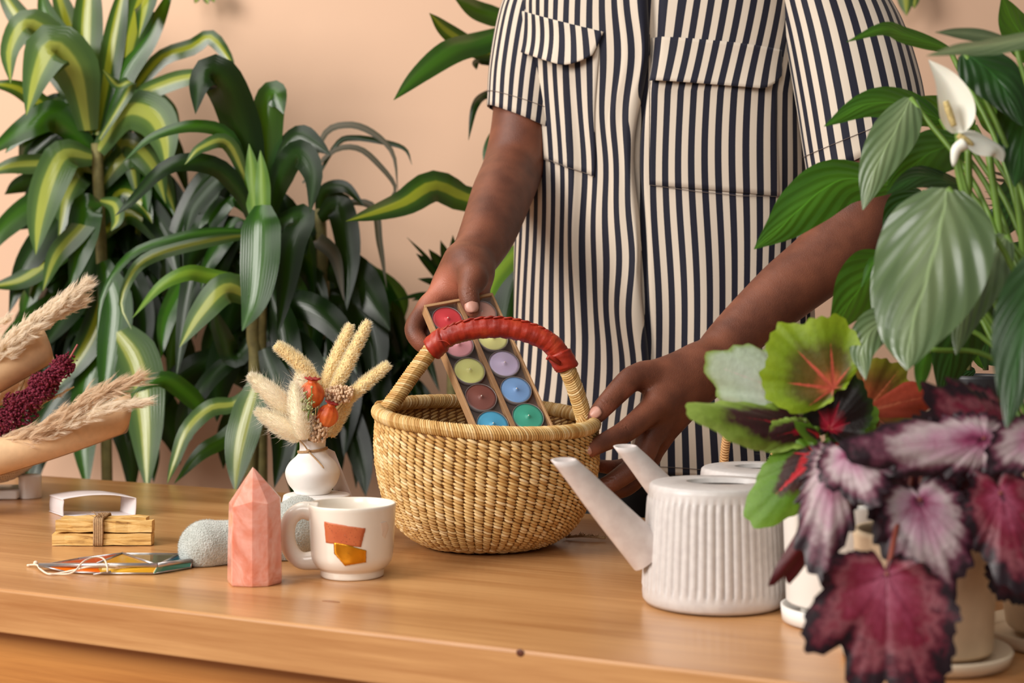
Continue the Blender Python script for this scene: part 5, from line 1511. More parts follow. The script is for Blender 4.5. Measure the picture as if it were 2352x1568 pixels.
# ---------------------------------------------------------------- dracaena in the middle
d2 = bgplant('mid-height green dracaena with a broad leaf hanging down its front', 590, 2.55, 0.14, 0.28, M['pot_out'], [[(588, 500, 2.56), (580, 760, 2.56), (584, 900, 2.56)], [(602, 620, 2.57), (598, 760, 2.57), (600, 920, 2.57)]])
S2 = [
 ([(592, 510), (566, 350), (530, 228), (492, 166), (458, 190), (449, 262)], 2.56, 2.46, 96, 'drac_dark_shaded'),
 ([(602, 500), (606, 350), (616, 232), (634, 216), (652, 262)], 2.56, 2.54, 80, 'drac_green'),
 ([(606, 505), (640, 372), (682, 312), (722, 328), (760, 356)], 2.56, 2.52, 58, 'drac_dark_shaded'),
 ([(608, 520), (640, 408), (682, 350), (718, 400), (712, 492)], 2.54, 2.44, 68, 'drac_dark_shaded'),
 ([(584, 470), (532, 322), (452, 288), (352, 312), (282, 372)], 2.54, 2.46, 32, 'drac_green'),
 ([(578, 450), (524, 330), (462, 338), (424, 378)], 2.54, 2.44, 36, 'drac_pale'),
 ([(582, 520), (556, 452), (508, 390), (440, 370), (372, 388), (302, 460), (264, 496)], 2.54, 2.44, 46, 'drac_dark_shaded'),
 ([(602, 470), (596, 512), (593, 600), (582, 690), (556, 760)], 2.46, 2.40, 98, 'drac_green'),
 ([(612, 520), (690, 496), (668, 560), (655, 660), (638, 770)], 2.54, 2.44, 70, 'drac_dark_shaded'),
 ([(590, 520), (582, 430), (572, 330)], 2.52, 2.52, 46, 'drac_lime'),
 ([(602, 520), (602, 430), (598, 345)], 2.50, 2.50, 38, 'drac_lime'),
 ([(570, 530), (490, 530), (400, 546), (300, 584), (238, 672), (222, 772)], 2.56, 2.46, 24, 'drac_green'),
 ([(575, 540), (520, 545), (440, 560), (352, 586), (306, 622), (278, 696), (302, 756)], 2.58, 2.48, 34, 'drac_pale'),
 ([(560, 640), (480, 632), (430, 626), (368, 656), (304, 730)], 2.56, 2.46, 40, 'drac_lime'),
 ([(585, 690), (520, 660), (462, 716), (412, 798)], 2.54, 2.42, 76, 'drac_pale'),
 ([(560, 520), (452, 520), (446, 610), (424, 730), (404, 870)], 2.66, 2.60, 66, 'drac_dark_shaded'),
 ([(590, 760), (540, 820), (505, 760), (488, 700)], 2.64, 2.60, 50, 'drac_dark_shaded'),
 ([(585, 880), (540, 925), (482, 936), (428, 988), (400, 1060), (384, 1110)], 2.52, 2.44, 44, 'drac_pale'),
 ([(596, 860), (566, 950), (546, 1040), (540, 1130)], 2.48, 2.42, 84, 'drac_pale'),
 ([(480, 960), (430, 905), (370, 870), (300, 905)], 2.62, 2.56, 46, 'drac_green'),
 ([(586, 930), (520, 1000), (460, 1040), (400, 1110)], 2.56, 2.46, 44, 'drac_green'),
 ([(575, 800), (500, 850), (450, 920), (440, 1010)], 2.68, 2.62, 44, 'drac_dark_shaded'),
 ([(610, 700), (700, 700), (780, 760), (820, 860)], 2.62, 2.54, 70, 'drac_dark_shaded'),
 ([(612, 640), (650, 760), (660, 880), (640, 990)], 2.58, 2.52, 70, 'drac_dark_shaded'),
 ([(612, 760), (690, 800), (730, 900), (730, 1020)], 2.60, 2.54, 66, 'drac_dark_shaded'),
 ([(606, 800), (640, 900), (650, 1010), (630, 1120)], 2.54, 2.48, 76, 'drac_dark_shaded'),
 ([(612, 820), (680, 870), (690, 960), (670, 1080)], 2.62, 2.56, 60, 'drac_green'),
]
for q in S2: L(d2, *q)
for k in range(18):
    by_ = LG.uniform(470, 700); sg_ = 1 if k % 2 else -1; dx = sg_*LG.uniform(60, 170); up = LG.uniform(20, 100); dn = LG.uniform(20, 170)
    L(d2, [(592+LG.uniform(-8, 8), by_), (592+dx*0.4, by_-up), (592+dx*0.85, by_-up*0.4+dn*0.3), (592+dx, by_+dn)], LG.uniform(2.60, 2.68), LG.uniform(2.56, 2.70), LG.uniform(34, 62), LG.choice(('drac_green', 'drac_dark_shaded', 'drac_dark_shaded')), face=(LG.uniform(-.5, .5), -1, LG.uniform(0, .7)))
# ---------------------------------------------------------------- dark arching plant behind the vase
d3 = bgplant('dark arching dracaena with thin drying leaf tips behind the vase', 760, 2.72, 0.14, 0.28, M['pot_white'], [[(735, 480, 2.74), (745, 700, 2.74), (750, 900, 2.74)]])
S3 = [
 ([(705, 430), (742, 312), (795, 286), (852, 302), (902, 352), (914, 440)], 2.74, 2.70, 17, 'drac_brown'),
 ([(722, 420), (772, 332), (812, 316), (882, 326), (930, 342), (946, 378)], 2.74, 2.72, 15, 'drac_dark_shaded'),
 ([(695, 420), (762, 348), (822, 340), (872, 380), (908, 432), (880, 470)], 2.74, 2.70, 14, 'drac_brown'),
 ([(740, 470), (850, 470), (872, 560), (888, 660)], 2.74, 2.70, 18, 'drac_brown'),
 ([(730, 500), (742, 440), (790, 428), (838, 474)], 2.74, 2.68, 34, 'drac_dark_shaded'),
 ([(732, 500), (775, 470), (800, 580), (796, 712)], 2.72, 2.66, 66, 'drac_dark_shaded'),
 ([(735, 520), (690, 545), (672, 580)], 2.74, 2.70, 30, 'drac_dark_shaded'),
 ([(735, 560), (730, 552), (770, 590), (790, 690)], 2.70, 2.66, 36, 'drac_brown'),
 ([(738, 620), (700, 645), (690, 700)], 2.72, 2.66, 50, 'drac_dark_shaded'),
 ([(740, 620), (800, 620), (850, 680), (896, 760)], 2.74, 2.66, 90, 'drac_dark_shaded'),
 ([(740, 680), (820, 700), (860, 800), (850, 900)], 2.74, 2.68, 80, 'drac_dark_shaded'),
 ([(742, 720), (700, 800), (690, 900), (700, 1000)], 2.74, 2.68, 70, 'drac_dark_shaded'),
 ([(746, 740), (790, 830), (800, 930), (790, 1050)], 2.76, 2.70, 70, 'drac_dark_shaded'),
 ([(748, 800), (840, 830), (880, 920), (890, 1020)], 2.78, 2.70, 60, 'drac_dark_shaded'),
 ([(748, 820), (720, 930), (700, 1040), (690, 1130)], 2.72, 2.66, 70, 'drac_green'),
 ([(745, 760), (660, 780), (640, 860)], 2.76, 2.72, 50, 'drac_dark_shaded'),
 ([(750, 860), (800, 960), (830, 1060), (840, 1140)], 2.76, 2.70, 64, 'drac_dark_shaded'),
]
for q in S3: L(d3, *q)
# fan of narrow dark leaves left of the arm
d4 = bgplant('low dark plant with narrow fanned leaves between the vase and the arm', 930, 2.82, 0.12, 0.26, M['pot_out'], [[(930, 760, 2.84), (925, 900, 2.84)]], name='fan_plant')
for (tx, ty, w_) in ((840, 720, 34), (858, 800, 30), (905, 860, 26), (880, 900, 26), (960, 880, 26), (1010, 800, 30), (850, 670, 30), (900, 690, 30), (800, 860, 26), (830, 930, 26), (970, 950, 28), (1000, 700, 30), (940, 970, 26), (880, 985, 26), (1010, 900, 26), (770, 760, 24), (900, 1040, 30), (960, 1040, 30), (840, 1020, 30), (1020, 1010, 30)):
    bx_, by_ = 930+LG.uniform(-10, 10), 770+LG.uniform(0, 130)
    L(d4, [(bx_, by_), ((bx_+tx)/2, (by_+ty)/2-LG.uniform(10, 40)), (tx, ty)], 2.83, 2.76, w_, 'drac_dark_shaded', wave=0.0)
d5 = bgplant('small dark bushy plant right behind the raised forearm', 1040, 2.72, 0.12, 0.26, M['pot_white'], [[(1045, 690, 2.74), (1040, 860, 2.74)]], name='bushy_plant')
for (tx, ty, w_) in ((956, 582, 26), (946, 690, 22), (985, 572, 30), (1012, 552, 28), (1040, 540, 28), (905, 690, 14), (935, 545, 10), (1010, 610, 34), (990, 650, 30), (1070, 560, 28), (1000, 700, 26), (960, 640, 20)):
    L(d5, [(1045+LG.uniform(-6, 6), 690), ((1045+tx)/2, (690+ty)/2-14), (tx, ty)], 2.74, 2.70, w_, 'drac_dark_shaded', wave=0.0)
# plant behind the person
d6 = bgplant('striped dracaena standing behind the person, leaves reaching out on both sides', 1180, 2.62, 0.15, 0.30, M['pot_white'], [[(1190, 60, 2.66), (1195, 420, 2.66), (1190, 800, 2.66)]])
S6 = [
 ([(1200, 430), (1088, 455), (1000, 424), (930, 462), (865, 486), (794, 508)], 2.66, 2.44, 78, 'drac'),
 ([(1200, 60), (1110, 92), (1040, 112), (965, 168), (904, 230)], 2.66, 2.46, 74, 'drac_green'),
 ([(1200, 130), (1100, 112), (1030, 72), (986, 30)], 2.68, 2.56, 50, 'drac'),
 ([(1200, 50), (1120, 30), (1075, 10), (1040, -10)], 2.68, 2.58, 56, 'drac_green'),
 ([(1180, 150), (1100, 140), (1094, 160)], 2.68, 2.6, 20, 'drac_dark_shaded'),
 ([(1200, 200), (1120, 215), (1090, 245), (1076, 322)], 2.68, 2.56, 22, 'drac_dark_shaded'),
 ([(1200, 290), (1150, 300), (1122, 345), (1120, 400)], 2.66, 2.56, 34, 'drac_green'),
 ([(1230, 540), (1175, 590), (1132, 645), (1112, 720)], 2.54, 2.36, 52, 'drac_lime'),
 ([(1230, 560), (1185, 640), (1160, 740), (1150, 830)], 2.56, 2.44, 90, 'drac_dark_shaded'),
 ([(1230, 640), (1190, 700), (1180, 820)], 2.56, 2.5, 70, 'drac_dark_shaded'),
 ([(1215, -10), (1260, -60), (1300, -120)], 2.66, 2.6, 60, 'drac_green'),
]
for q in S6: L(d6, *q)
# undergrowth, mostly in shade-darkened leaf colour, behind everything at the left: more leaves of the first three plants
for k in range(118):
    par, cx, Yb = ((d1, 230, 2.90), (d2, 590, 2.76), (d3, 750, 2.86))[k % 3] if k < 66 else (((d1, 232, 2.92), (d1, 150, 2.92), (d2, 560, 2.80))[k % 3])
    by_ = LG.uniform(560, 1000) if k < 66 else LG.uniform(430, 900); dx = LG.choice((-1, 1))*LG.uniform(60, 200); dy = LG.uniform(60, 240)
    L(par, [(cx, by_), (cx+dx*0.45, by_-LG.uniform(0, 60)), (cx+dx*0.9, by_+dy*0.35), (cx+dx, by_+dy)], Yb, Yb-LG.uniform(-.05, .1), LG.uniform(50, 92), LG.choice(('drac_dark_shaded', 'drac_dark_shaded', 'drac_dark_shaded', 'drac_green')), face=(LG.uniform(-.6, .6), -1, LG.uniform(-.2, .7)))
# plants hung on the wall above
for lab, px, pl in (('small plant hanging on the wall above the left dracaena', 466, [([(450, -40), (452, -5), (448, 8)], 16), ([(470, -40), (474, -8), (478, 10)], 20), ([(484, -40), (488, -10), (492, 6)], 16)]),
                    ('small plant hanging on the wall behind the right shoulder', 2084, [([(2078, -60), (2080, -10), (2082, 36)], 40), ([(2096, -60), (2100, -10), (2100, 20)], 26)])):
    c = P(px, -60, 3.08); t_ = thing('hanging_plant', lab, 'hanging plant', c)
    m = MB(); lathe(m, [(0.03, 0), (0.036, 0.002), (0.042, 0.06), (0.038, 0.06), (0.034, 0.05)], c, 24); m.build('pot', M['pot_white'], t_)
    m = MB(); tube(m, [c+Vector((0, 0.03, 0.05)), c+Vector((0, 0.045, 0.09))], 0.003, 6); m.build('hook', M['metal'], t_)
    for q, w_ in pl: L(t_, q, 3.06, 3.04, w_, 'drac_pale', wave=0)

# ================================================================ plants on the right of the table
M['lily'] = leaf_mat('peace_lily', rgb(44, 96, 22), rgb(66, 122, 30), rough=0.30, trans=0.35, veins=True)
M['lily_painted_sheen'] = leaf_mat('peace_lily_painted_sheen', rgb(86, 108, 68), rgb(116, 134, 92), rough=0.27, trans=0.12, veins=True, spec=0.9)  # base paled to grey-green, painting in part of the whitish sheen
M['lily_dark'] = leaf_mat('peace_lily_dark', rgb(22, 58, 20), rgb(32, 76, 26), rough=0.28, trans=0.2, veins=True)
t = NT('white_spathe'); t.base(rgb(240, 236, 222)); t.p(rough=0.45, sss=0.1); M['spathe'] = t.m
ovate = lambda v: math.sin(math.pi*min(1, v*0.97+0.03)**0.72)**0.9
pc = Vector(((2475-1176)/F*1.27, 1.27, TOPZ))
pl = thing('peace_lily', 'peace lily with big drooping leaves and white flowers at the right edge', 'potted plant', pc)
M['beige_pot'] = simple('beige_stoneware', rgb(204, 180, 150), 0.6, 0.06, 60)
pot(pl, pc+Vector((0, 0, 0.012)), 0.072, 0.10, M['beige_pot'])
m = MB(); lathe(m, [(0.070, 0.0003), (0.082, 0.002), (0.085, 0.012), (0.082, 0.013), (0.078, 0.004), (0.01, 0.004)], pc, 48); m.build('saucer', M['beige_pot'], pl)
crown = pc+Vector((0, 0, 0.11))
def LL(pl_pts, Y0, Y1, w_, mat='lily', face=(0, -1, 0.3), stem=True, fold=0.12, wave=0.05, cup=0.0, nseg=20, par=None):
    par = par or pl
    o = L(par, pl_pts, Y0, Y1, w_, mat, face, 0, fold, wave, prof=ovate, nc=8, nseg=nseg, cup=cup)
    if stem:
        a = P(pl_pts[0][0], pl_pts[0][1], Y0); m = MB()
        mid = a.lerp(crown, 0.45)+Vector((0.01, 0, 0.05)); tube(m, catmull([a, mid, crown+Vector((LG.uniform(-.02, .02), LG.uniform(-.02, .02), 0))], 16), 0.0026, 6); m.build('petiole', M['stem_green'], par)
LL([(2176, 432), (2160, 520), (2128, 640), (2092, 760), (2084, 850)], 1.26, 1.20, 262, 'lily_painted_sheen', (-0.3, -1, 0.25), wave=0.06)
LL([(2310, 540), (2262, 620), (2215, 720), (2196, 815)], 1.30, 1.26, 110, 'lily_painted_sheen', (-0.35, -1, 0.25))
LL([(2100, 725), (2020, 742), (1982, 800), (1988, 872)], 1.33, 1.28, 86, 'lily_painted_sheen', (-0.35, -1, 0.3))
LL([(2050, 560), (2020, 640), (2008, 745)], 1.34, 1.32, 46, 'lily_painted_sheen', (-0.5, -1, 0.4))
LL([(2040, 590), (1975, 662), (1905, 770)], 1.42, 1.38, 130, 'lily', (0.4, -1, 0.2))
LL([(2060, 600), (2010, 600), (1978, 660)], 1.36, 1.34, 30, 'lily', (0, -1, 0.6))
LL([(2060, 420), (1935, 412), (1852, 466), (1795, 520), (1732, 572)], 1.50, 1.44, 128, 'lily', (0.1, -1, 0.5))
LL([(2092, 225), (2056, 300), (2012, 385), (1982, 482)], 1.40, 1.34, 108, 'lily_painted_sheen', (-0.35, -1, 0.25))
LL([(2160, 275), (2080, 240), (1990, 240), (1893, 290)], 1.46, 1.42, 92, 'lily', (0, -1, 0.4))
LL([(2240, 290), (2160, 262), (2095, 225)], 1.50, 1.46, 96, 'lily', (0.2, -1, 0.1))
LL([(2340, 310), (2275, 245), (2208, 212)], 1.46, 1.42, 100, 'lily', (0.2, -1, 0.1))
LL([(2180, 112), (2085, 82), (2030, 66), (1945, 96)], 1.44, 1.40, 46, 'lily', (0, -1, 0.3))
LL([(2440, 70), (2310, 98), (2210, 112), (2128, 128)], 1.22, 1.18, 82, 'lily_painted_sheen', (0, -0.7, 1))
LL([(2330, 96), (2230, 78), (2148, 74)], 1.30, 1.26, 44, 'lily_painted_sheen', (0, -1, 0.5))
LL([(2420, 140), (2340, 70), (2300, -10)], 1.44, 1.42, 100, 'lily', (0.1, -1, 0.2))
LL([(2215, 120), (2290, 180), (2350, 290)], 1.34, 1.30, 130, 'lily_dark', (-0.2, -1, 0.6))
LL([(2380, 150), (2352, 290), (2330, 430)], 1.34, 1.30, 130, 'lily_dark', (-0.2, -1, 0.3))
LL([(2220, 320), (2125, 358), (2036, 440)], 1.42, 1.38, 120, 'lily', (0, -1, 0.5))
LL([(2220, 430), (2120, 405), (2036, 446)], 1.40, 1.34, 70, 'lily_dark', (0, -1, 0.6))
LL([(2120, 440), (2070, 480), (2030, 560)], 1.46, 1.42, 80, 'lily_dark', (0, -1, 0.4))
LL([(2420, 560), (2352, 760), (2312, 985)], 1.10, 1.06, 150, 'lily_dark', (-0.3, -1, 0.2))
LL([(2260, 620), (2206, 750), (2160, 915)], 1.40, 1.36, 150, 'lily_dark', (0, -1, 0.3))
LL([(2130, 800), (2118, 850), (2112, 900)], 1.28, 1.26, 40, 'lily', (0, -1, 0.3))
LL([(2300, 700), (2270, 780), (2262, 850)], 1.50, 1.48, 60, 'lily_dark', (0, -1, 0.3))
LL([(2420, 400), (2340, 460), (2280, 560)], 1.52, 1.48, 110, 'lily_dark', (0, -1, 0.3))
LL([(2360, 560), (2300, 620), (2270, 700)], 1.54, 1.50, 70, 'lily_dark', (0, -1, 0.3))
# flowers of the lily
def spathe(pts, w_, Y, spadix, stem_to, face, cup):
    q = [P(*p, Y) for p in pts]
    f_ = leaf(pl, q, PX(w_, Y), M['spathe'], face, 0, -0.25, 0.03, prof=lambda v: math.sin(math.pi*min(1, 0.02+v*0.98)**0.62)**0.85, nc=10, nseg=22, name='flower', cup=cup)
    m = MB(); spindle(m, [P(*p, Y-0.008) for p in spadix], lambda v: PX(8, Y)*(0.75+0.25*math.sin(math.pi*v)), 10, 12); m.build('spadix', simple('spadix_cream', rgb(206, 184, 122), 0.7, 0.2, 300, 0.8, 600, 0.002), f_)
    m = MB(); tube(m, catmull([P(*pts[0], Y), P(*stem_to, Y), crown], 16), 0.003, 8); m.build('flower_stem', M['stem_green'], pl)
spathe([(2200, 306), (2196, 250), (2172, 190), (2133, 138)], 80, 1.30, [(2192, 290), (2180, 256), (2172, 232)], (2225, 460), (-0.3, -1, 0.2), 0.5)
spathe([(2205, 308), (2245, 318), (2290, 340), (2304, 372)], 96, 1.30, [(2200, 310), (2218, 322), (2234, 334)], (2220, 470), (0, -0.8, 1), -0.5)
m = MB(); tube(m, catmull([P(2215, 330, 1.29), P(2196, 345, 1.29), P(2190, 382, 1.29)], 10), [0.006, 0.0058, 0.0056, 0.0052, 0.005, 0.0046, 0.004, 0.0034, 0.0026, 0.001], 8); m.build('flower_tip', M['spathe'], pl)
for st in ([(2270, 340), (2300, 560), (2330, 800)], [(2330, 380), (2345, 520), (2370, 760)], [(2224, 340), (2226, 420), (2240, 560)]):
    m = MB(); tube(m, catmull([P(*p, 1.34) for p in st]+[crown], 16), 0.0036, 8); m.build('petiole', M['stem_green'], pl)

# slim plant in the black pot
kc = Vector(((2243-1176)/F*1.72, 1.72, TOPZ))
bp = thing('black_pot_plant', 'small leafy plant in a tall matte black pot behind the begonia', 'potted plant', kc)
pot(bp, kc+Vector((0, 0, 0.0005)), 0.041, CAMZ-(862-HOR)/F*1.72-TOPZ, simple('black_pot', rgb(38, 38, 42), 0.45), taper=0.86)
for st in ([(2264, 850), (2260, 700), (2250, 560), (2262, 470)], [(2225, 850), (2222, 790), (2210, 720)]):
    m = MB(); tube(m, catmull([P(*p, 1.72) for p in st], 14), 0.0035, 6); m.build('stem', M['stem_brown'], bp)
for q, w_, mt in (([(2262, 845), (2240, 800), (2205, 772)], 34, 'lily'), ([(2258, 720), (2244, 690), (2232, 650)], 30, 'lily_painted_sheen'), ([(2262, 800), (2285, 770), (2310, 780)], 34, 'lily_dark'), ([(2262, 830), (2300, 830), (2330, 870)], 26, 'lily_dark'),
                  ([(2250, 620), (2225, 590), (2205, 545)], 34, 'lily_dark'), ([(2256, 600), (2290, 560), (2320, 555)], 36, 'lily_dark'), ([(2254, 680), (2290, 660), (2316, 690)], 36, 'lily'), ([(2240, 850), (2205, 855), (2170, 872)], 36, 'lily_dark'), ([(2252, 560), (2230, 520), (2236, 480)], 36, 'lily'), ([(2258, 520), (2290, 490), (2310, 500)], 34, 'lily_dark')):
    L(bp, q, 1.72, 1.71, w_, mt, prof=ovate, nc=4, nseg=10, wave=0)
# brown slatted palm leaf beside it
pm = thing('dried_palm_leaf', 'brown drooping palm leaf behind the white flowers', 'leaf', Vector(P(2352, 420, 2.3)))
for k in range(6):
    L(pm, [(2400, 400+k*16), (2330, 404+k*13), (2262, 392+k*16)], 2.3, 2.28, 11, 'drac_brown', wave=0, name='leaflet')
m = MB(); tube(m, [P(2400, 380, 2.3), P(2402, 500, 2.3), P(2405, 900, 2.32), Vector((P(2405, 900, 2.32).x, 2.32, 0.0))], 0.006, 6); m.build('stem', M['stem_brown'], pm)

# ---------------------------------------------------------------- coleus
def patterned(name, stops, vein, vw=0.05, mott=0.25, rough=0.45, nv=7, trans=0.2, veinfade=0.75):
    """polar leaf: u = angle 0..1, v = 0 centre .. 1 rim"""
    t = NT(name); uv = t.coord('UV'); x = t.sep(uv); oc = t.coord()
    nz = t.noise(oc, 90, 4, 0.6); n2 = t.noise(oc, 260, 3)
    v = t.math('ADD', x[1], t.math('MULTIPLY', t.math('SUBTRACT', nz, 0.5), mott))
    col = t.ramp(v, stops)
    ang = t.math('ABSOLUTE', t.math('SUBTRACT', t.math('FRACT', t.math('MULTIPLY', x[0], float(nv))), 0.5))
    # width in absolute terms: narrow towards the rim
    vn = t.math('ADD', t.math('MULTIPLY', ang, t.math('ADD', x[1], 0.08)), t.math('MULTIPLY', t.math('SUBTRACT', n2, 0.5), 0.05))
    vth = t.math('MULTIPLY', t.math('SUBTRACT', 1.15, t.math('DIVIDE', x[1], veinfade)), vw*1.5)
    vm = t.ramp(t.math('SUBTRACT', vth, vn), [(0.0, (0, 0, 0, 1)), (0.02, (1, 1, 1, 1))])
    vm = t.math('MULTIPLY', vm, t.math('LESS_THAN', v, veinfade))
    if vein is not None: col = t.mix(vm, col, vein)
    col = t.mix(t.math('MULTIPLY', n2, 0.25), col, (0.02, 0.01, 0.01, 1))
    t.base(col); t.p(rough=rough)
    t.bump(t.math('ADD', nz, t.math('MULTIPLY', ang, 0.8)), 0.35, 0.0025)
    tr = t.n('ShaderNodeBsdfTranslucent'); t.L.new(col, tr.inputs[0]); ms = t.n('ShaderNodeMixShader'); ms.inputs[0].default_value = trans
    t.L.new(t.b.outputs[0], ms.inputs[1]); t.L.new(tr.outputs[0], ms.inputs[2]); t.L.new(ms.outputs[0], t.out.inputs[0]); return t.m
def polar_leaf(parent, base, tip, wid, mat, face=(0, -1, 0.3), back=0.25, teeth=26, tooth=0.05, lobes=None, droop=0.15, cup=0.1, name='leaf', notch=0.75, ripple=0.03, stalk=None, stalkmat=None, veins=7, ridge=0.03):
    """broad leaf; base and tip world points, wid metres; veins fan out from the base point"""
    base = Vector(base); tip = Vector(tip); ax = (tip-base); Ln = ax.length; u = ax.normalized()
    f = Vector(face).normalized(); s = u.cross(f).normalized(); n = s.cross(u).normalized()
    NA, NRr = 156, 12; rows = []; uvs = []; ph = LG.uniform(0, 6)
    c0, A_, B_ = Ln*(1-back)/2, Ln*(1+back)/2, wid/2
    def rim(th):
        # ovate outline seen from the vein point; th 0 = tip direction
        a = abs(th)/math.pi; ct, st = math.cos(th), math.sin(th)
        qa = (ct/A_)**2+(st/B_)**2; qb = -2*c0*ct/A_**2; qc_ = (c0/A_)**2-1
        R = (-qb+math.sqrt(max(0, qb*qb-4*qa*qc_)))/(2*qa)
        R *= 1+0.14*math.exp(-(th/0.22)**2)-0.05*math.exp(-((abs(th)-0.5)/0.25)**2)
        if a > notch: R *= 1-0.75*((a-notch)/(1-notch))**1.5
        if lobes:
            for (c_, w_, h_) in lobes: R *= 1+h_*math.exp(-((th-c_)/w_)**2)
        tt = (th*teeth/(2*math.pi)) % 1.0
        return R*(1+tooth*(1-abs(2*tt-1))-tooth*0.5+0.03*math.sin(5*th+ph)+tooth*0.5*math.sin(17*th+ph*3))
    for k in range(NRr+1):
        q = (k/NRr); row = []; ur = []
        for i in range(NA+1):
            th = -math.pi+2*math.pi*i/NA; R = rim(th)*max(q, 0.004)
            fr = ((i/NA*veins) % 1.0); vein = abs(fr-0.5)
            h_ = -droop*Ln*q*q*(0.6+0.4*math.cos(th))+cup*wid*q*q*math.sin(th)**2+ripple*wid*q*q*math.sin(7*th+ph)+ridge*wid*q*(1-q)*vein*2
            row.append(base+u*(R*math.cos(th))+s*(R*math.sin(th))+n*h_); ur.append((i/NA, q))
        rows.append(row); uvs.append(ur)
    m = MB(); m.grid(rows, uvs=uvs); o = m.build(name, mat, parent)
    if stalk:
        m = MB(); tube(m, catmull([base]+[Vector(p) for p in stalk], 14), 0.0022, 6); m.build('petiole', stalkmat or M['stem_green'], parent)
    return o
CW = rgb(246, 240, 232)
wc = Vector(((1928-1176)/F*1.345, 1.345, TOPZ))
co = thing('coleus_plant', 'coleus with lime, pink and maroon patterned leaves in a white pot on a saucer', 'potted plant', wc)
M['pot_bright'] = simple('white_pot_glaze', rgb(238, 234, 228), 0.38)
pot(co, wc+Vector((0, 0, 0.019)), 0.0535, 0.098, M['pot_bright'], taper=0.93, lip=0.004)
m = MB(); lathe(m, [(0.048, 0.0003), (0.0535, 0.002), (0.0548, 0.016), (0.0520, 0.0165), (0.0490, 0.006), (0.01, 0.006)], wc, 48); m.build('saucer', M['pot_bright'], co)
m = MB(); lathe(m, [(0.036, 0.005), (0.036, 0.020)], wc, 32); m.build('pot_foot', M['pot_bright'], co)
ctop = wc+Vector((0, 0, 0.11)); chub = P(1900, 985, 1.34)
for q in ([ctop, P(1912, 1080, 1.345), chub, P(1905, 890, 1.34)], [ctop, P(1960, 1060, 1.35), P(1985, 940, 1.36)], [chub, P(1875, 935, 1.32)], [chub, P(1872, 985, 1.31)]):
    m = MB(); tube(m, catmull(q, 14), 0.0028, 7); m.build('stem', M['stem_green'], co)
LIME = rgb(130, 158, 22); DK = rgb(52, 26, 26); PINK = rgb(232, 96, 84); HOT = rgb(206, 26, 60); LG_ = rgb(94, 140, 30)
m1 = patterned('coleus_lime_pink', [(0.0, PINK), (0.12, rgb(220, 110, 70)), (0.30, rgb(122, 92, 34)), (0.55, rgb(96, 92, 26)), (0.75, LIME), (1.0, rgb(150, 176, 30))], rgb(228, 104, 80), 0.045, 0.25, nv=9, veinfade=0.66)
m2 = patterned('coleus_pale_back', [(0.0, rgb(252, 236, 230)), (0.2, rgb(242, 242, 232)), (0.6, rgb(222, 238, 220)), (0.93, rgb(210, 230, 200)), (1.0, rgb(160, 190, 90))], rgb(238, 226, 218), 0.02, 0.12, nv=9, veinfade=0.9)
m3 = patterned('coleus_maroon_lime', [(0.0, rgb(236, 214, 130)), (0.12, HOT), (0.30, DK), (0.62, rgb(66, 30, 34)), (0.78, rgb(122, 150, 50)), (1.0, rgb(156, 184, 84))], HOT, 0.02, 0.35, nv=7, veinfade=0.5)
m4 = patterned('coleus_dark_crimson', [(0.0, rgb(230, 190, 110)), (0.10, HOT), (0.30, rgb(140, 16, 40)), (0.40, rgb(34, 16, 20)), (0.8, rgb(30, 22, 18)), (1.0, rgb(44, 72, 24))], rgb(200, 24, 60), 0.04, 0.25, nv=7, veinfade=0.5)
m5 = patterned('coleus_green_red', [(0.0, rgb(222, 190, 90)), (0.08, rgb(214, 44, 54)), (0.22, rgb(204, 40, 48)), (0.30, DK), (0.52, rgb(70, 36, 26)), (0.62, LG_), (1.0, rgb(116, 160, 44))], rgb(214, 40, 52), 0.05, 0.3, nv=7, veinfade=0.6)
polar_leaf(co, P(1914, 892, 1.30), P(1800, 766, 1.295), 0.104, m1, (-0.1, -1, 0.25), back=0.10, teeth=36, tooth=0.05, cup=0.10)
polar_leaf(co, P(1862, 925, 1.325), P(1664, 842, 1.30), 0.080, m2, (-0.35, -1, 0.35), back=0.15, teeth=34, tooth=0.06, cup=-0.1, ripple=0.05)
polar_leaf(co, P(1850, 985, 1.31), P(1632, 932, 1.27), 0.055, m3, (0.1, -1, 0.75), back=0.2, teeth=34, tooth=0.07, cup=0.25, ripple=0.06)
polar_leaf(co, P(1850, 985, 1.30), P(1740, 1010, 1.28), 0.030, m3, (0.1, -1, 0.2), back=0.2, teeth=34, tooth=0.07, cup=0.1)
polar_leaf(co, P(1905, 985, 1.315), P(1952, 862, 1.315), 0.068, m4, (0, -1, 0.2), back=0.2, teeth=36, tooth=0.05)
polar_leaf(co, P(1872, 1045, 1.29), P(1738, 1178, 1.27), 0.056, m5, (-0.1, -1, 0.3), back=0.2, teeth=36, tooth=0.04, stalk=[P(1900, 1020, 1.32), P(1912, 1080, 1.345)])
polar_leaf(co, P(1985, 945, 1.36), P(2072, 845, 1.37), 0.085, patterned('coleus_orange', [(0.0, rgb(230, 110, 70)), (0.3, rgb(200, 96, 56)), (0.6, rgb(134, 90, 40)), (1.0, rgb(150, 150, 40))], rgb(236, 130, 90), 0.03, 0.3, nv=9, veinfade=0.9), (0, -1, 0.2), back=0.2, teeth=34)
polar_leaf(co, P(1985, 945, 1.36), P(2140, 905, 1.36), 0.045, patterned('coleus_orange_red', [(0.0, rgb(220, 96, 64)), (0.5, rgb(206, 84, 60)), (1.0, rgb(186, 70, 50))], rgb(228, 120, 86), 0.03, 0.2, nv=7), (0, -1, 0.3), back=0.15, teeth=30)
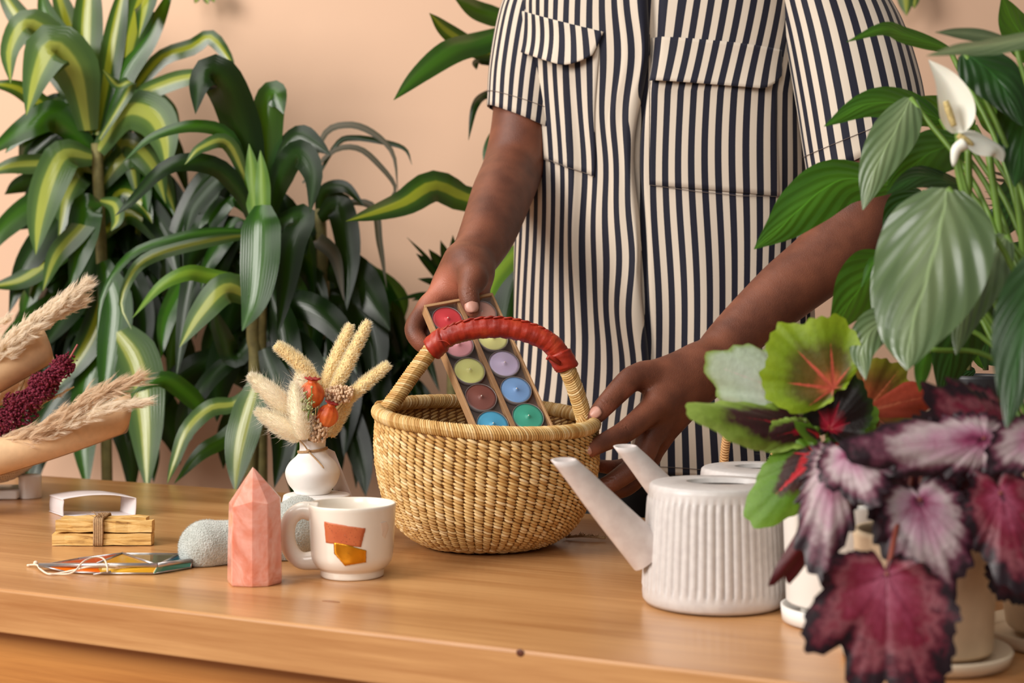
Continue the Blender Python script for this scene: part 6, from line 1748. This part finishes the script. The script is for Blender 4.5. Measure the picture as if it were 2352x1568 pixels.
for a, b, w_, mt in (((1930, 1000, 1.33), (1990, 985, 1.33), 0.022, m5), ((1960, 990, 1.35), (2010, 940, 1.35), 0.026, m5), ((1880, 1000, 1.30), (1840, 975, 1.28), 0.020, m5), ((1930, 1010, 1.32), (1900, 1050, 1.30), 0.024, m5)):
    polar_leaf(co, P(*a), P(*b), w_, mt, (LG.uniform(-.3, .3), -1, 0.6), back=0.2, teeth=26)
m = MB()
for c in ((1722, 1166, 4), (1730, 1158, 3), (1716, 1160, 3)): blob(m, P(c[0], c[1], 1.29), PX(c[2], 1.29), PX(c[2], 1.29), PX(c[2]*1.2, 1.29))
tube(m, [P(1722, 1160, 1.29), P(1790, 1100, 1.30), P(1872, 1045, 1.31)], 0.001, 5); m.build('flower_bud', simple('lime_bud', rgb(214, 206, 120), 0.6), co)

# ---------------------------------------------------------------- rex begonia
gc = Vector(((2124-1176)/F*1.205, 1.205, TOPZ))
be = thing('rex_begonia', 'rex begonia with large purple and silver serrated leaves in a beige pot', 'potted plant', gc)
pot(be, gc+Vector((0, 0, 0.011)), 0.0595, 0.098, M['beige_pot'], taper=0.93, lip=0.005)
m = MB(); lathe(m, [(0.060, 0.0003), (0.068, 0.002), (0.0715, 0.011), (0.0700, 0.013), (0.066, 0.005), (0.01, 0.005)], gc, 48); m.build('saucer', simple('cream_saucer', rgb(226, 206, 178), 0.5), be)
EDG = rgb(38, 14, 26); CRM = rgb(122, 22, 48); SIL = rgb(186, 152, 160); ROS = rgb(186, 90, 120)
r1 = patterned('begonia_crimson', [(0.0, rgb(96, 36, 60)), (0.10, rgb(178, 88, 116)), (0.32, rgb(150, 52, 80)), (0.50, rgb(128, 26, 52)), (0.66, rgb(146, 78, 88)), (0.80, rgb(98, 24, 44)), (0.90, EDG), (1.0, rgb(30, 10, 22))], rgb(84, 22, 40), 0.010, 0.75, rough=0.4, nv=11, veinfade=0.85)
r2 = patterned('begonia_silver', [(0.0, rgb(70, 24, 40)), (0.12, rgb(160, 70, 110)), (0.35, rgb(198, 152, 172)), (0.62, rgb(196, 176, 178)), (0.80, rgb(110, 56, 76)), (0.92, EDG), (1.0, rgb(36, 12, 26))], rgb(150, 50, 92), 0.012, 0.5, rough=0.4, nv=11, veinfade=0.8)
r3 = patterned('begonia_dark', [(0.0, rgb(60, 22, 34)), (0.3, rgb(74, 28, 38)), (0.6, rgb(96, 46, 58)), (0.85, rgb(40, 18, 26)), (1.0, rgb(28, 12, 18))], rgb(40, 14, 22), 0.012, 0.4, rough=0.45, nv=11)
r4 = patterned('begonia_underside', [(0.0, rgb(110, 50, 30)), (0.5, rgb(104, 24, 26)), (1.0, rgb(84, 16, 24))], rgb(120, 70, 40), 0.012, 0.3, rough=0.5, nv=9)
hub = gc+Vector((0, 0, 0.15)); pots = gc+Vector((0, 0, 0.10))
def BL(b, t_, w_, mt, face=(0, -1, 0.3), Yb=1.1, Yt=1.06, stalk=True, **kw):
    B_ = P(*b, Yb); kw.setdefault('teeth', 34); kw.setdefault('tooth', 0.09); kw.setdefault('back', 0.4)
    st = [B_.lerp(pots, 0.5)+Vector((0, 0, 0.04)), pots+Vector((LG.uniform(-.02, .02), LG.uniform(-.02, .02), 0))] if stalk else None
    polar_leaf(be, B_, P(*t_, Yt), PX(w_*1.32, (Yb+Yt)/2), mt, face, stalk=st, stalkmat=M['stem_red'], **kw)
BL((2036, 1322), (2040, 1585), 250, r1, (0, -1, 0.25), 1.06, 1.03, back=0.22, notch=0.82, tooth=0.07, teeth=44, lobes=[(0.86, 0.2, 0.22), (0.22, 0.13, 0.10), (0.0, 0.09, -0.22), (-0.5, 0.2, 0.22), (1.85, 0.35, 0.30), (0.52, 0.1, -0.10), (-1.8, 0.3, -0.06)], droop=0.10)
BL((1950, 1040), (1998, 1134), 130, r2, (-0.2, -1, 0.4), 1.13, 1.09, stalk=True)
BL((1915, 1065), (1880, 1292), 106, r2, (-0.2, -1, 0.4), 1.14, 1.10, tooth=0.14)
BL((1945, 1120), (1816, 1332), 50, r4, (0.3, -1, 0.1), 1.17, 1.15, tooth=0.2)
BL((2262, 1008), (1995, 1022), 120, r2, (0, -1, 0.5), 1.12, 1.10)
BL((2318, 1010), (2160, 900), 130, r1, (0, -1, 0.6), 1.15, 1.13)
BL((2300, 960), (2200, 890), 90, r1, (0, -1, 0.5), 1.18, 1.16)
BL((2380, 1000), (2290, 1060), 100, r2, (0, -1, 0.4), 1.10, 1.08)
BL((2112, 1150), (2176, 1345), 170, r2, (0, -1, 0.3), 1.11, 1.08, back=0.35)
BL((2085, 1140), (2050, 1260), 120, r3, (0, -1, 0.4), 1.13, 1.10)
BL((2300, 1135), (2356, 1330), 150, r1, (0.1, -1, 0.3), 1.10, 1.07)
BL((2310, 1120), (2260, 1230), 110, r3, (0, -1, 0.3), 1.14, 1.12)
BL((2150, 1060), (2040, 1110), 140, r3, (0, -1, 0.6), 1.16, 1.14)
BL((2180, 1070), (2240, 1180), 140, r3, (0, -1, 0.4), 1.17, 1.16)
BL((2060, 1050), (2000, 1130), 120, r3, (0, -1, 0.4), 1.18, 1.18)
BL((2220, 1010), (2120, 960), 110, r3, (0, -1, 0.7), 1.19, 1.18)
BL((2320, 1300), (2370, 1380), 110, r3, (0, -1, 0.4), 1.14, 1.12)
BL((2140, 1180), (2080, 1230), 110, r3, (0, -1, 0.4), 1.17, 1.17)
